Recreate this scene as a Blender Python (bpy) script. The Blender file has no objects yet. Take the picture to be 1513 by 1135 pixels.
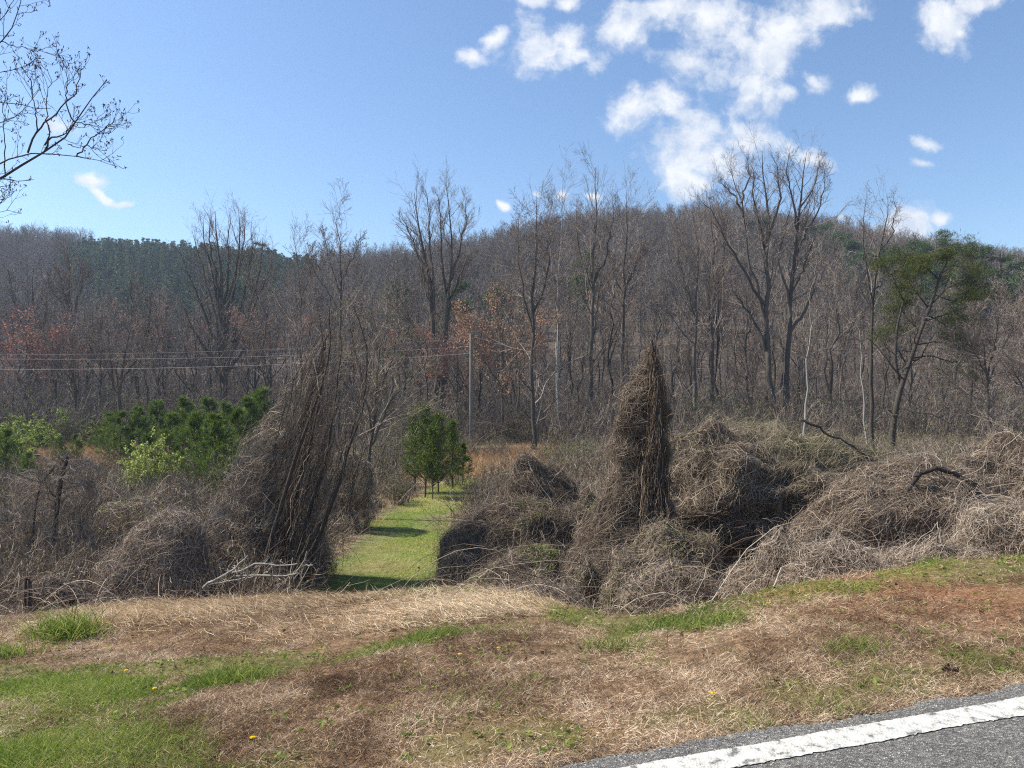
import bpy, math, random
import numpy as np
rng = np.random.default_rng(7)
random.seed(7)
PI = math.pi
F = 1060.0; CX = 756.5; CY = 567.5; EYE = 1.6
scene = bpy.context.scene
COL = scene.collection

def P3(px, py, Y):
    return np.array([(px-CX)/F*Y, Y, EYE-(py-CY)/F*Y])

# ------------------------------------------------------------ noise helper (sum of sines)
class SN:
    def __init__(s, seed, n=14, lo=0.6, hi=1.7):
        r = np.random.default_rng(seed)
        d = r.normal(size=(n, 3)); d /= np.linalg.norm(d, axis=1)[:, None]
        s.k = d*r.uniform(lo, hi, n)[:, None]; s.p = r.uniform(0, 2*PI, n); s.n = n
    def __call__(s, p, f=1.0):
        p = np.asarray(p, float)
        return np.sin(p@(s.k.T*f)+s.p).sum(-1)/math.sqrt(s.n)*1.2
N1 = SN(1); N2 = SN(2); N3 = SN(3); N4 = SN(4)
def nz(N, x, y, f, z=0.0):
    x, y = np.broadcast_arrays(np.asarray(x, float), np.asarray(y, float))
    return N(np.stack([x, y, np.full_like(x, z)], -1), f)

def sst(a, b, x):
    t = np.clip((x-a)/(b-a), 0, 1); return t*t*(3-2*t)

# ------------------------------------------------------------ terrain
RS = 0.315; RC = 1/math.sqrt(1+RS*RS)
def road_d(x, y): return (y-(2.84+RS*x))*RC
RX = np.array([-420, -214, -185, -143, -100, -57, -33, -2, 26, 55, 83, 112, 140, 168, 197, 260, 420.])
RPY = np.array([350, 347, 358, 366, 376, 392, 378, 354, 332, 322, 318, 328, 348, 378, 392, 405, 420.])
def brow(x): return 7.6 + (3.5-7.6)*sst(-1.6, 1.5, x) - 0.3*sst(2, 7, x)
def height(x, y):
    x = np.asarray(x, float); y = np.asarray(y, float)
    d = road_d(x, y)
    db = brow(x)
    slope = np.interp(x, [-8, -2.4, 0.9, 2.1, 3.85, 5.7, 9], [0.149, 0.174, 0.166, 0.146, 0.106, 0.080, 0.07])
    z = np.where(d < 0.1, -0.035, -0.035 - slope*np.clip(d-0.1, 0, None))
    zb = -0.035 - slope*db
    low = -3.5 + 0.10*nz(N1, x, y, 0.12)
    w = 6.5
    t = np.clip((d-db)/w, 0, 1); t = 1-(1-t)**1.7
    zz = np.where(d > db, zb + (low-zb)*t, z)
    # wood floor and hill
    zz = zz + 1.6*sst(58, 95, y)
    top = EYE + (CY-np.interp(x, RX, RPY))/F*300 - 13.0
    hill = (top+1.9)*(sst(92, 300, y)*0.75 + 0.25*np.clip((y-92)/208, 0, 1)**1.0)
    hill = hill*(1-0.5*sst(310, 520, y))
    zz = zz + hill + sst(100, 160, y)*2.2*nz(N2, x, y, 0.03)*(1-sst(240, 300, y)*0.7)
    # small relief of the bank
    near = (1-sst(12, 20, y))*sst(0.3, 1.2, d)
    zz = zz + near*(0.035*nz(N3, x, y, 1.6)+0.018*nz(N4, x, y, 5.0))
    zz = zz + 0.05*np.exp(-((x+2.6)/1.6)**2-((y-7.6)/0.8)**2) - 0.07*np.exp(-((x+1.6)/3.0)**2-((y-6.5)/0.5)**2)
    return zz
def H(x, y): return float(height(x, y))

def path_mask(x, y):
    c = np.interp(y, [12, 17, 25, 31, 36, 41, 48, 60], [-3.2, -3.35, -3.35, -3.3, -3.0, -2.3, -1.0, 1.5])
    hw = np.interp(y, [12, 17, 25, 31, 36, 45], [1.5, 1.75, 1.45, 1.3, 1.2, 1.3])
    e = 0.35*nz(N4, x, y, 1.1)+0.25*nz(N2, x, y, 3.1)
    return sst(0.4, -0.4, np.abs(x-c)-hw+e)*sst(14.5, 16, y)*sst(50, 44, y)
def green_mask(x, y):
    d = road_d(x, y)
    db = brow(x)
    n = nz(N1, x, y, 1.4)*0.45+nz(N2, x, y, 3.6)*0.45+nz(N3, x, y, 9.0)*0.45
    g = np.zeros_like(np.asarray(x, float))
    band = np.exp(-((d-(db-0.45))/0.5)**2)*sst(-2.5, -0.2, x)
    band2 = np.exp(-((y-np.interp(x, [-5, -3, -2.1, -0.9, 0.5], [5.3, 4.9, 5.4, 6.1, 6.5]))/0.5)**2)*sst(0.8, -0.6, x)
    left = sst(-0.9, -2.4, x+0.35*(y-4))*sst(6.6, 5.2, y)*0.85
    edge = np.exp(-((d-0.55)/0.33)**2)*0.75
    g = np.clip(band*1.35+band2*1.05+left+edge, 0, 1.25)
    return np.clip((g-0.30+n*0.65)*2.0, 0, 1)*(1-sst(12, 14, y))*np.clip(0.08+g*1.4, 0, 1)
def straw_mask(x, y):
    n = nz(N2, x, y, 1.2)*0.3
    e = ((x+2.2)/3.1)**2+((y-8.1)/1.5)**2
    return sst(1.15, 0.6, e+n*0.9)*np.clip(0.75+0.6*nz(N4, x, y, 1.7), 0.12, 1)

# ------------------------------------------------------------ materials
MATS = {}
def newmat(name):
    m = bpy.data.materials.new(name); m.use_nodes = True
    nt = m.node_tree
    b = nt.nodes.get('Principled BSDF')
    return m, nt, b
def ramp(nt, stops):
    r = nt.nodes.new('ShaderNodeValToRGB')
    while len(r.color_ramp.elements) < len(stops): r.color_ramp.elements.new(0.5)
    for e, (p, c) in zip(r.color_ramp.elements, stops):
        e.position = p; e.color = (c[0], c[1], c[2], 1)
    return r
def tint_mat(name, cols, rough=0.85, trans=0.0, noise=0.25, nscale=3.0, spec=0.2, inst=False, bump=0):
    """colour from the per-strand 'tint' attribute plus a little noise"""
    m, nt, b = newmat(name)
    at = nt.nodes.new('ShaderNodeAttribute'); at.attribute_name = 'tint'
    tc = nt.nodes.new('ShaderNodeTexCoord')
    ns = nt.nodes.new('ShaderNodeTexNoise'); ns.inputs['Scale'].default_value = nscale; ns.inputs['Detail'].default_value = 3
    nt.links.new(tc.outputs['Object'], ns.inputs['Vector'])
    ma = nt.nodes.new('ShaderNodeMath'); ma.operation = 'MULTIPLY_ADD'
    nt.links.new(ns.outputs['Fac'], ma.inputs[0]); ma.inputs[1].default_value = noise
    sub = nt.nodes.new('ShaderNodeMath'); sub.operation = 'SUBTRACT'
    nt.links.new(at.outputs['Fac'], sub.inputs[0]); sub.inputs[1].default_value = noise*0.5
    nt.links.new(sub.outputs[0], ma.inputs[2])
    src = ma.outputs[0]
    if inst:
        oi = nt.nodes.new('ShaderNodeObjectInfo')
        m2 = nt.nodes.new('ShaderNodeMath'); m2.operation = 'MULTIPLY_ADD'
        nt.links.new(oi.outputs['Random'], m2.inputs[0]); m2.inputs[1].default_value = 0.5
        s2 = nt.nodes.new('ShaderNodeMath'); s2.operation = 'SUBTRACT'
        nt.links.new(src, s2.inputs[0]); s2.inputs[1].default_value = 0.25
        nt.links.new(s2.outputs[0], m2.inputs[2]); src = m2.outputs[0]
    k = len(cols)
    r = ramp(nt, [(i/(k-1), c) for i, c in enumerate(cols)])
    nt.links.new(src, r.inputs['Fac'])
    nt.links.new(r.outputs['Color'], b.inputs['Base Color'])
    b.inputs['Roughness'].default_value = rough
    b.inputs['Specular IOR Level'].default_value = spec
    if bump:
        n3 = nt.nodes.new('ShaderNodeTexNoise'); n3.inputs['Scale'].default_value = bump; n3.inputs['Detail'].default_value = 4
        mp = nt.nodes.new('ShaderNodeMapping'); mp.inputs['Scale'].default_value = (1, 1, 0.25)
        nt.links.new(tc.outputs['Object'], mp.inputs[0]); nt.links.new(mp.outputs[0], n3.inputs['Vector'])
        bp = nt.nodes.new('ShaderNodeBump'); bp.inputs['Strength'].default_value = 0.9; bp.inputs['Distance'].default_value = 0.05
        nt.links.new(n3.outputs['Fac'], bp.inputs['Height']); nt.links.new(bp.outputs[0], b.inputs['Normal'])
    if trans > 0:
        tr = nt.nodes.new('ShaderNodeBsdfTranslucent')
        nt.links.new(r.outputs['Color'], tr.inputs['Color'])
        mx = nt.nodes.new('ShaderNodeMixShader'); mx.inputs[0].default_value = trans
        nt.links.new(b.outputs[0], mx.inputs[1]); nt.links.new(tr.outputs[0], mx.inputs[2])
        nt.links.new(mx.outputs[0], nt.nodes['Material Output'].inputs['Surface'])
    MATS[name] = m
    return m
BARK = tint_mat('grey_bark', [(0.04, 0.033, 0.027), (0.08, 0.067, 0.055), (0.15, 0.13, 0.11)], noise=0.5, nscale=2.0, bump=9)
TWIG = tint_mat('bare_twigs', [(0.088, 0.068, 0.057), (0.176, 0.135, 0.112), (0.351, 0.290, 0.243)], noise=0.3)
FTWIG = tint_mat('far_twigs', [(0.05, 0.036, 0.028), (0.13, 0.098, 0.078), (0.36, 0.30, 0.245)], noise=0.3, inst=True)
FBARK = tint_mat('far_bark', [(0.03, 0.024, 0.019), (0.075, 0.06, 0.048), (0.24, 0.205, 0.17)], noise=0.4, inst=True)
PALE = tint_mat('pale_bark', [(0.180, 0.165, 0.143), (0.270, 0.255, 0.225), (0.413, 0.398, 0.367)], noise=0.5)
DARKB = tint_mat('dark_bark', [(0.025, 0.021, 0.017), (0.057, 0.046, 0.039), (0.103, 0.083, 0.069)], noise=0.4, bump=14)
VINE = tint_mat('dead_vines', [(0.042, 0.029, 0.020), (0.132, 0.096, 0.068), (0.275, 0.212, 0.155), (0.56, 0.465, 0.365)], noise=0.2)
VINEO = tint_mat('olive_vines', [(0.06, 0.05, 0.028), (0.15, 0.125, 0.075), (0.26, 0.22, 0.14), (0.44, 0.38, 0.28)], noise=0.2)
CORE = tint_mat('shade_dark_litter', [(0.033, 0.024, 0.018), (0.072, 0.053, 0.040), (0.132, 0.099, 0.075)], noise=0.9, nscale=7)  # litter brown kept deep: shade of the holes between vines is in the colour
STRAW = tint_mat('dead_grass', [(0.09, 0.050, 0.030), (0.25, 0.163, 0.098), (0.47, 0.34, 0.222), (0.76, 0.62, 0.45)], trans=0.25, noise=0.2, nscale=1.0)
PSTRAW = tint_mat('pale_straw', [(0.20, 0.125, 0.065), (0.46, 0.32, 0.185), (0.66, 0.50, 0.32), (0.82, 0.70, 0.50)], trans=0.25, noise=0.2, nscale=1.0)
SEDGE = tint_mat('broom_sedge', [(0.22, 0.12, 0.06), (0.42, 0.25, 0.13), (0.58, 0.40, 0.24)], trans=0.25, noise=0.4, nscale=0.3)
PGRASS = tint_mat('path_grass', [(0.170, 0.205, 0.037), (0.302, 0.363, 0.060), (0.460, 0.484, 0.109), (0.629, 0.581, 0.242)], trans=0.45, noise=0.5, nscale=0.5, rough=0.6)
GRASS = tint_mat('green_grass', [(0.06, 0.10, 0.015), (0.13, 0.20, 0.03), (0.23, 0.30, 0.05), (0.42, 0.40, 0.14)], trans=0.45, noise=0.35, nscale=0.9, rough=0.6)
OGRASS = tint_mat('olive_grass', [(0.092, 0.098, 0.029), (0.196, 0.196, 0.057), (0.345, 0.299, 0.138), (0.483, 0.380, 0.230)], trans=0.4, noise=0.35, nscale=0.9, rough=0.7)
LEAFG = tint_mat('young_leaves', [(0.108, 0.156, 0.024), (0.204, 0.276, 0.054), (0.336, 0.384, 0.108)], trans=0.5, noise=0.3)
LEAFY = tint_mat('yellow_green_leaves', [(0.20, 0.25, 0.05), (0.36, 0.42, 0.10), (0.50, 0.54, 0.18)], trans=0.5, noise=0.3)
LEAFO = tint_mat('olive_leaves', [(0.07, 0.078, 0.026), (0.135, 0.145, 0.05), (0.23, 0.235, 0.09)], trans=0.4, noise=0.3)
REDBUD = tint_mat('red_buds', [(0.20, 0.085, 0.068), (0.32, 0.145, 0.115), (0.44, 0.22, 0.17)], trans=0.4, noise=0.3)
ORBUD = tint_mat('orange_buds', [(0.26, 0.13, 0.08), (0.40, 0.22, 0.135), (0.52, 0.32, 0.2)], trans=0.4, noise=0.3)
NEEDLE = tint_mat('pine_needles', [(0.055, 0.085, 0.014), (0.115, 0.175, 0.028), (0.23, 0.29, 0.055)], trans=0.3, noise=0.4, rough=0.55)
NEEDLED = tint_mat('dark_needles', [(0.014, 0.029, 0.012), (0.031, 0.056, 0.024), (0.068, 0.102, 0.043)], trans=0.2, noise=0.4, inst=True, rough=0.6)
NEEDLEC = tint_mat('cedar_needles', [(0.04, 0.068, 0.012), (0.105, 0.155, 0.022), (0.27, 0.31, 0.05)], trans=0.25, noise=0.4)
NEEDLEO = tint_mat('olive_needles', [(0.030, 0.042, 0.010), (0.071, 0.089, 0.020), (0.141, 0.151, 0.045)], trans=0.3, noise=0.4)
PINEFAR = tint_mat('plantation_needles', [(0.030, 0.062, 0.032), (0.062, 0.115, 0.058), (0.12, 0.185, 0.09)], trans=0.2, noise=0.4, inst=True, rough=0.6)
PINEMID = tint_mat('hilltop_needles', [(0.028, 0.052, 0.016), (0.062, 0.10, 0.030), (0.12, 0.165, 0.05)], trans=0.25, noise=0.4, rough=0.6)
YELLOW = tint_mat('yellow_petals', [(0.7, 0.45, 0.01), (0.85, 0.6, 0.02)], trans=0.2)
BROWN = tint_mat('dry_leaf_brown', [(0.07, 0.04, 0.028), (0.17, 0.10, 0.065), (0.34, 0.24, 0.17)], trans=0.15)
BUD = tint_mat('dark_buds', [(0.05, 0.03, 0.03), (0.09, 0.05, 0.045)])
def plain(name, c, rough=0.6, metal=0.0):
    m, nt, b = newmat(name)
    ns = nt.nodes.new('ShaderNodeTexNoise'); ns.inputs['Scale'].default_value = 6; ns.inputs['Detail'].default_value = 5
    tc = nt.nodes.new('ShaderNodeTexCoord')
    mp = nt.nodes.new('ShaderNodeMapping'); mp.inputs['Scale'].default_value = (4, 4, 0.3)
    nt.links.new(tc.outputs['Object'], mp.inputs[0]); nt.links.new(mp.outputs[0], ns.inputs['Vector'])
    r = ramp(nt, [(0.3, [v*0.75 for v in c]), (0.7, [min(1, v*1.2) for v in c])])
    nt.links.new(ns.outputs['Fac'], r.inputs['Fac']); nt.links.new(r.outputs[0], b.inputs['Base Color'])
    b.inputs['Roughness'].default_value = rough; b.inputs['Metallic'].default_value = metal
    return m
POLE = plain('weathered_pole_wood', (0.17, 0.15, 0.125), 0.85)
WIRE = plain('aluminium_wire', (0.4, 0.4, 0.4), 0.5)
METAL = plain('dull_metal', (0.10, 0.10, 0.10), 0.6)

# ------------------------------------------------------------ mesh accumulator (all quads)
class MB:
    def __init__(s): s.V = []; s.Fc = []; s.T = []; s.Mi = []; s.n = 0
    def add(s, V, Fc, T, mi=0):
        V = np.asarray(V, float).reshape(-1, 3)
        s.V.append(V); s.Fc.append(np.asarray(Fc).reshape(-1, 4)+s.n)
        s.T.append(np.broadcast_to(np.asarray(T, float), (len(V),)).copy())
        s.Mi.append(np.full(len(s.Fc[-1]), mi, np.int32)); s.n += len(V)
    def build(s, name, mats, parent=None, smooth=False, loc=None):
        V = np.concatenate(s.V); Fc = np.concatenate(s.Fc); T = np.concatenate(s.T); Mi = np.concatenate(s.Mi)
        if loc is not None: V = V-np.asarray(loc)
        me = bpy.data.meshes.new(name)
        me.vertices.add(len(V)); me.vertices.foreach_set('co', V.astype(np.float32).ravel())
        me.loops.add(Fc.size); me.loops.foreach_set('vertex_index', Fc.astype(np.int32).ravel())
        me.polygons.add(len(Fc)); me.polygons.foreach_set('loop_start', np.arange(0, Fc.size, 4, dtype=np.int32))
        if not isinstance(mats, (list, tuple)): mats = [mats]
        for m in mats: me.materials.append(m)
        me.polygons.foreach_set('material_index', Mi)
        me.polygons.foreach_set('use_smooth', np.full(len(Fc), smooth))
        a = me.attributes.new('tint', 'FLOAT', 'POINT'); a.data.foreach_set('value', T.astype(np.float32))
        me.update(calc_edges=True)
        o = bpy.data.objects.new(name, me); COL.objects.link(o)
        if parent is not None: o.parent = parent
        return o

def nrm(v): return v/np.maximum(np.linalg.norm(v, axis=-1, keepdims=True), 1e-9)
def strands(mb, P, R, sides=3, tint=None, mi=0, ref=None):
    P = np.asarray(P, float); N, K, _ = P.shape
    R = np.broadcast_to(np.asarray(R, float), (N, K))
    if tint is None: tint = rng.uniform(0, 1, N)
    tint = np.broadcast_to(np.asarray(tint, float), (N,))
    T = nrm(np.gradient(P, axis=1))
    if ref is None: ref = rng.normal(size=(N, 1, 3))
    U = nrm(np.cross(T, np.broadcast_to(ref, (N, K, 3))))
    if sides == 2:
        V = np.stack([P-U*R[..., None], P+U*R[..., None]], 2)
        a = (np.arange(N)[:, None]*K+np.arange(K-1)[None])*2
        Fc = np.stack([a, a+1, a+3, a+2], -1)
    else:
        W = np.cross(T, U)
        an = np.arange(sides)*2*PI/sides
        V = P[:, :, None]+R[..., None, None]*(U[:, :, None]*np.cos(an)[None, None, :, None]+W[:, :, None]*np.sin(an)[None, None, :, None])
        a = ((np.arange(N)[:, None]*K+np.arange(K-1)[None])*sides)[:, :, None]
        j = np.arange(sides)[None, None]; j2 = (j+1) % sides
        Fc = np.stack([a+j, a+j2, a+sides+j2, a+sides+j], -1)
    mb.add(V, Fc, np.repeat(tint, K*V.shape[2]), mi)
def leaves(mb, C, size, mi=0, tint=None, flat=0.0, aspect=0.6):
    C = np.asarray(C, float); N = len(C)
    n = rng.normal(size=(N, 3)); n[:, 2] += flat*3; n = nrm(n)
    u = nrm(np.cross(n, rng.normal(size=(N, 3)))); w = np.cross(n, u)
    s = np.broadcast_to(np.asarray(size, float), (N,))[:, None]*rng.uniform(0.6, 1.3, (N, 1))
    V = np.stack([C-u*s, C+w*s*aspect+n*s*0.15, C+u*s, C-w*s*aspect+n*s*0.15], 1)
    Fc = np.arange(4*N).reshape(N, 4)
    if tint is None: tint = rng.uniform(0, 1, N)
    mb.add(V, Fc, np.repeat(tint, 4), mi)
def at_t(P, idx, t):
    K = P.shape[1]; f = t*(K-1); i = np.minimum(f.astype(int), K-2); w = (f-i)
    if P.ndim == 2: return P[idx, i]*(1-w)+P[idx, i+1]*w
    return P[idx, i]*(1-w[:, None])+P[idx, i+1]*w[:, None]
def plen(P): return np.linalg.norm(np.diff(P, axis=1), axis=2).sum(1)
def grow(P, R, n, t0, t1, ang, lenr, K, up, wob, rr=0.6, tl=0.55, dang=0.2, tip=0.35, minr=0.0, L=None):
    N = len(P); n = max(1, n)
    idx = np.repeat(np.arange(N), n); M = len(idx)
    t = t0+(t1-t0)*((np.tile(np.arange(n), N)+rng.uniform(0, 1, M))/n)
    pos = at_t(P, idx, t); r = at_t(R, idx, t)*rr*rng.uniform(0.75, 1.05, M)
    T = nrm(at_t(np.gradient(P, axis=1), idx, t))
    q = nrm(np.cross(T, rng.normal(size=(M, 3))))
    a = ang+dang*rng.normal(size=M)
    D = nrm(T*np.cos(a)[:, None]+q*np.sin(a)[:, None])
    Ln = (plen(P)[idx]*lenr if L is None else L)*(1-tl*(t-t0)/(1.0001-t0))*rng.uniform(0.65, 1.25, M)
    out = np.zeros((M, K, 3)); out[:, 0] = pos
    step = (Ln/(K-1))[:, None]
    for k in range(1, K):
        out[:, k] = out[:, k-1]+D*step
        D = nrm(D+np.array([0, 0, up])+wob*rng.normal(size=(M, 3)))
    Rr = np.maximum(r, minr)[:, None]*np.linspace(1, tip, K)[None]
    return out, Rr
def resample(pts, K):
    pts = np.asarray(pts, float); s = np.r_[0, np.cumsum(np.linalg.norm(np.diff(pts, axis=0), axis=1))]
    u = np.linspace(0, s[-1], K)
    return np.stack([np.interp(u, s, pts[:, i]) for i in range(3)], 1)

# ------------------------------------------------------------ object helpers
def tag(o, label=None, cat=None, group=None, kind=None):
    if label: o['label'] = label
    if cat: o['category'] = cat
    if group: o['group'] = group
    if kind: o['kind'] = kind
    return o
def thing(name, loc, label, cat, group=None, rz=0.0, s=1.0):
    o = bpy.data.objects.new(name, None); COL.objects.link(o)
    o.empty_display_size = 0.3
    o.location = loc; o.rotation_euler = (0, 0, rz); o.scale = (s, s, s)
    return tag(o, label, cat, group)
def copy_tree(o, loc, rz, s, label, group):
    c = o.copy(); COL.objects.link(c); c.location = loc; c.rotation_euler = (0, 0, rz); c.scale = (s, s, s)
    c['label'] = label; c['group'] = group
    for ch in CH[o.name]:
        d = ch.copy(); COL.objects.link(d); d.parent = c
    return c
CH = {}

# ------------------------------------------------------------ bare trees
def bare_crown(stems, SR, n=(14, 7, 5, 4), t0=0.35, ang=0.75, up=0.16, wob=0.10, l1=0.33, minr=0.011, twiglen=0.55):
    """levels of limbs on stems; returns list of (P,R,sides)"""
    A, AR = grow(stems, SR, n[0], t0, 0.97, ang+0.15, l1*1.12, 8, up*0.8, wob, rr=0.36, tl=0.55)
    B, BR = grow(A, AR, n[1], 0.12, 0.97, 0.6, 0.6, 6, up*0.8, wob*1.2, rr=0.6, minr=minr)
    B2, B2R = grow(stems, SR, n[1]*3, max(t0, 0.5), 1.0, 0.5, 0.17, 6, up, wob, rr=0.5, minr=minr, tl=0.3)
    B = np.concatenate([B, B2]); BR = np.concatenate([BR, B2R])
    Cc, CR = grow(B, BR, n[2], 0.2, 1.0, 0.6, 0.55, 4, up*0.7, wob*1.4, rr=0.7, minr=minr)
    out = [(A, AR, 4), (B, BR, 3), (Cc, CR, 3)]
    if n[3]:
        D, DR = grow(Cc, CR, n[3], 0.3, 1.0, 0.6, twiglen, 3, up*0.5, wob*1.4, rr=0.9, minr=minr*0.8)
        out.append((D, DR, 2))
    return out
def emit_tree(root, base, stems, SR, levels, bark, twig, tsides=8, extra=None):
    mb = MB(); strands(mb, stems, SR, tsides, tint=rng.uniform(0.3, 0.7, len(stems)))
    tr = mb.build('trunk', bark, root, smooth=True, loc=base)
    mb = MB()
    for P, R, s in levels: strands(mb, P, R, s)
    cr = mb.build('crown', twig, root, loc=base)
    res = [tr, cr]
    if extra: res += extra(root, base, levels)
    CH[root.name] = res
    return root
def bud_extra(mat, n, size, lv=2, spread=0.25, name='blossom'):
    def f(root, base, levels):
        P = levels[lv][0]; idx = rng.integers(0, len(P), n); t = rng.uniform(0.2, 1, n)
        C = at_t(P, idx, t)+rng.normal(size=(n, 3))*spread
        mb = MB(); leaves(mb, C, size)
        return [mb.build(name, mat, root, loc=base)]
    return f
def hero(label, traces, Y, r0, n=(14, 7, 6, 4), t0=0.35, ang=0.75, up=0.16, l1=0.33, bark=None, twig=None, name='bare_tree', cat='tree', wob=0.10, minr=0.008, group='tall bare trees along the edge of the wood', extra=None, jit=1.0, tip=0.04, twiglen=0.6):
    """traces: list of pixel polylines (trunk first); each stem swings a little in depth"""
    K = 14; stems = []; radii = []
    b0 = P3(*traces[0][0], Y); gz = H(b0[0], Y)
    for i, tr in enumerate(traces):
        sw = 0 if i == 0 else rng.uniform(-1, 1)*jit*0.02*Y
        m = len(tr)
        pts = [P3(p[0], p[1], Y+sw*(j/(m-1))) for j, p in enumerate(tr)]
        if i == 0: pts[0][2] = gz-0.3
        q = resample(pts, K)
        q[1:-1] += rng.normal(size=(K-2, 3))*0.0012*Y
        stems.append(q)
        z0 = (q[0, 2]-gz)/max(1, stems[0][-1, 2]-gz)
        rs = r0*0.9 if i == 0 else r0*max(0.2, 0.62-0.4*z0)
        radii.append(rs*(np.linspace(1, 0, K)**0.8*(1-tip)+tip))
    stems = np.array(stems); SR = np.array(radii)
    SR[0, 0] *= 1.25
    base = (b0[0], Y, gz)
    root = thing(name, base, label, cat, group)
    lv = bare_crown(stems, SR, n, t0, ang, up, wob, l1, minr, twiglen)
    return emit_tree(root, base, stems, SR, lv, bark or BARK, twig or TWIG, extra=extra)

# ============================================================ GROUND
def build_ground():
    nx, ny = 520, 560
    tx = np.linspace(-1, 1, nx); xs = np.sinh(tx*5.2)/np.sinh(5.2)*520
    ty = np.linspace(0, 1, ny); ys = 3.0+np.concatenate([-(np.sinh(np.linspace(1, 0, 40)*3)/np.sinh(3)*70)[:-1], np.sinh(np.linspace(0, 1, ny-39)*4.6)/np.sinh(4.6)*640])
    X, Y = np.meshgrid(xs, ys); Z = height(X, Y)
    V = np.stack([X, Y, Z], -1).reshape(-1, 3)
    a = (np.arange(len(ys)-1)[:, None]*nx+np.arange(nx-1)[None])
    Fc = np.stack([a, a+1, a+nx+1, a+nx], -1).reshape(-1, 4)
    mb = MB(); mb.add(V, Fc, 0.5)
    m, nt, b = newmat('ground_soil')
    L = nt.links
    def attr(n):
        t = nt.nodes.new('ShaderNodeAttribute'); t.attribute_name = n; return t.outputs['Fac']
    tc = nt.nodes.new('ShaderNodeTexCoord')
    def noise(s, d=4):
        t = nt.nodes.new('ShaderNodeTexNoise'); t.inputs['Scale'].default_value = s; t.inputs['Detail'].default_value = d
        t.inputs['Roughness'].default_value = 0.65
        L.new(tc.outputs['Object'], t.inputs['Vector']); return t.outputs['Fac']
    def mix(f, a_, b_):
        x = nt.nodes.new('ShaderNodeMix'); x.data_type = 'RGBA'
        L.new(f, x.inputs[0])
        for s, v in ((6, a_), (7, b_)):
            if isinstance(v, tuple): x.inputs[s].default_value = (*v, 1)
            else: L.new(v, x.inputs[s])
        return x.outputs[2]
    def rmp(f, stops):
        r = ramp(nt, stops); L.new(f, r.inputs[0]); return r.outputs[0]
    soil = rmp(noise(9, 8), [(0.3, (0.07, 0.043, 0.025)), (0.5, (0.18, 0.115, 0.066)), (0.7, (0.33, 0.225, 0.135))])
    clay = rmp(noise(14, 8), [(0.3, (0.12, 0.052, 0.026)), (0.55, (0.27, 0.13, 0.065)), (0.75, (0.40, 0.23, 0.13))])
    litter = rmp(noise(1.3, 10), [(0.3, (0.045, 0.032, 0.024)), (0.5, (0.10, 0.076, 0.058)), (0.72, (0.20, 0.155, 0.12))])
    field = rmp(noise(1.8, 10), [(0.3, (0.10, 0.075, 0.04)), (0.5, (0.22, 0.165, 0.095)), (0.7, (0.34, 0.26, 0.16))])
    grs = rmp(noise(7, 8), [(0.3, (0.05, 0.085, 0.016)), (0.5, (0.105, 0.155, 0.032)), (0.7, (0.22, 0.22, 0.08))])
    c = mix(attr('clay'), soil, clay)
    c = mix(attr('litter'), c, litter)
    c = mix(attr('field'), c, field)
    c = mix(attr('grass'), c, grs)
    L.new(c, b.inputs['Base Color']); b.inputs['Roughness'].default_value = 0.95; b.inputs['Specular IOR Level'].default_value = 0.1
    bp = nt.nodes.new('ShaderNodeBump'); bp.inputs['Strength'].default_value = 0.8; bp.inputs['Distance'].default_value = 0.04
    L.new(noise(22, 8), bp.inputs['Height']); L.new(bp.outputs[0], b.inputs['Normal'])
    o = mb.build('ground', m, smooth=True); tag(o, kind='structure')
    x, y = V[:, 0], V[:, 1]
    d = road_d(x, y)
    clay_ = np.clip(0.12+0.6*nz(N2, x, y, 1.6)*sst(-2, 3, x)+0.42*sst(0.5, 4, x), 0, 1)*(y < 14)
    field_ = sst(13, 16, y)*sst(64, 58, y)
    litter_ = sst(58, 66, y+0.6*nz(N1, x, y, .5))
    grass_ = np.clip(np.maximum(path_mask(x, y)*(0.7+0.25*nz(N2, x, y, 2.3)), green_mask(x, y)*0.38), 0, 1)
    for nme, arr in (('clay', clay_), ('litter', litter_), ('field', field_), ('grass', grass_)):
        at = o.data.attributes.new(nme, 'FLOAT', 'POINT'); at.data.foreach_set('value', np.asarray(arr, np.float32))
    return o
build_ground()

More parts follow.
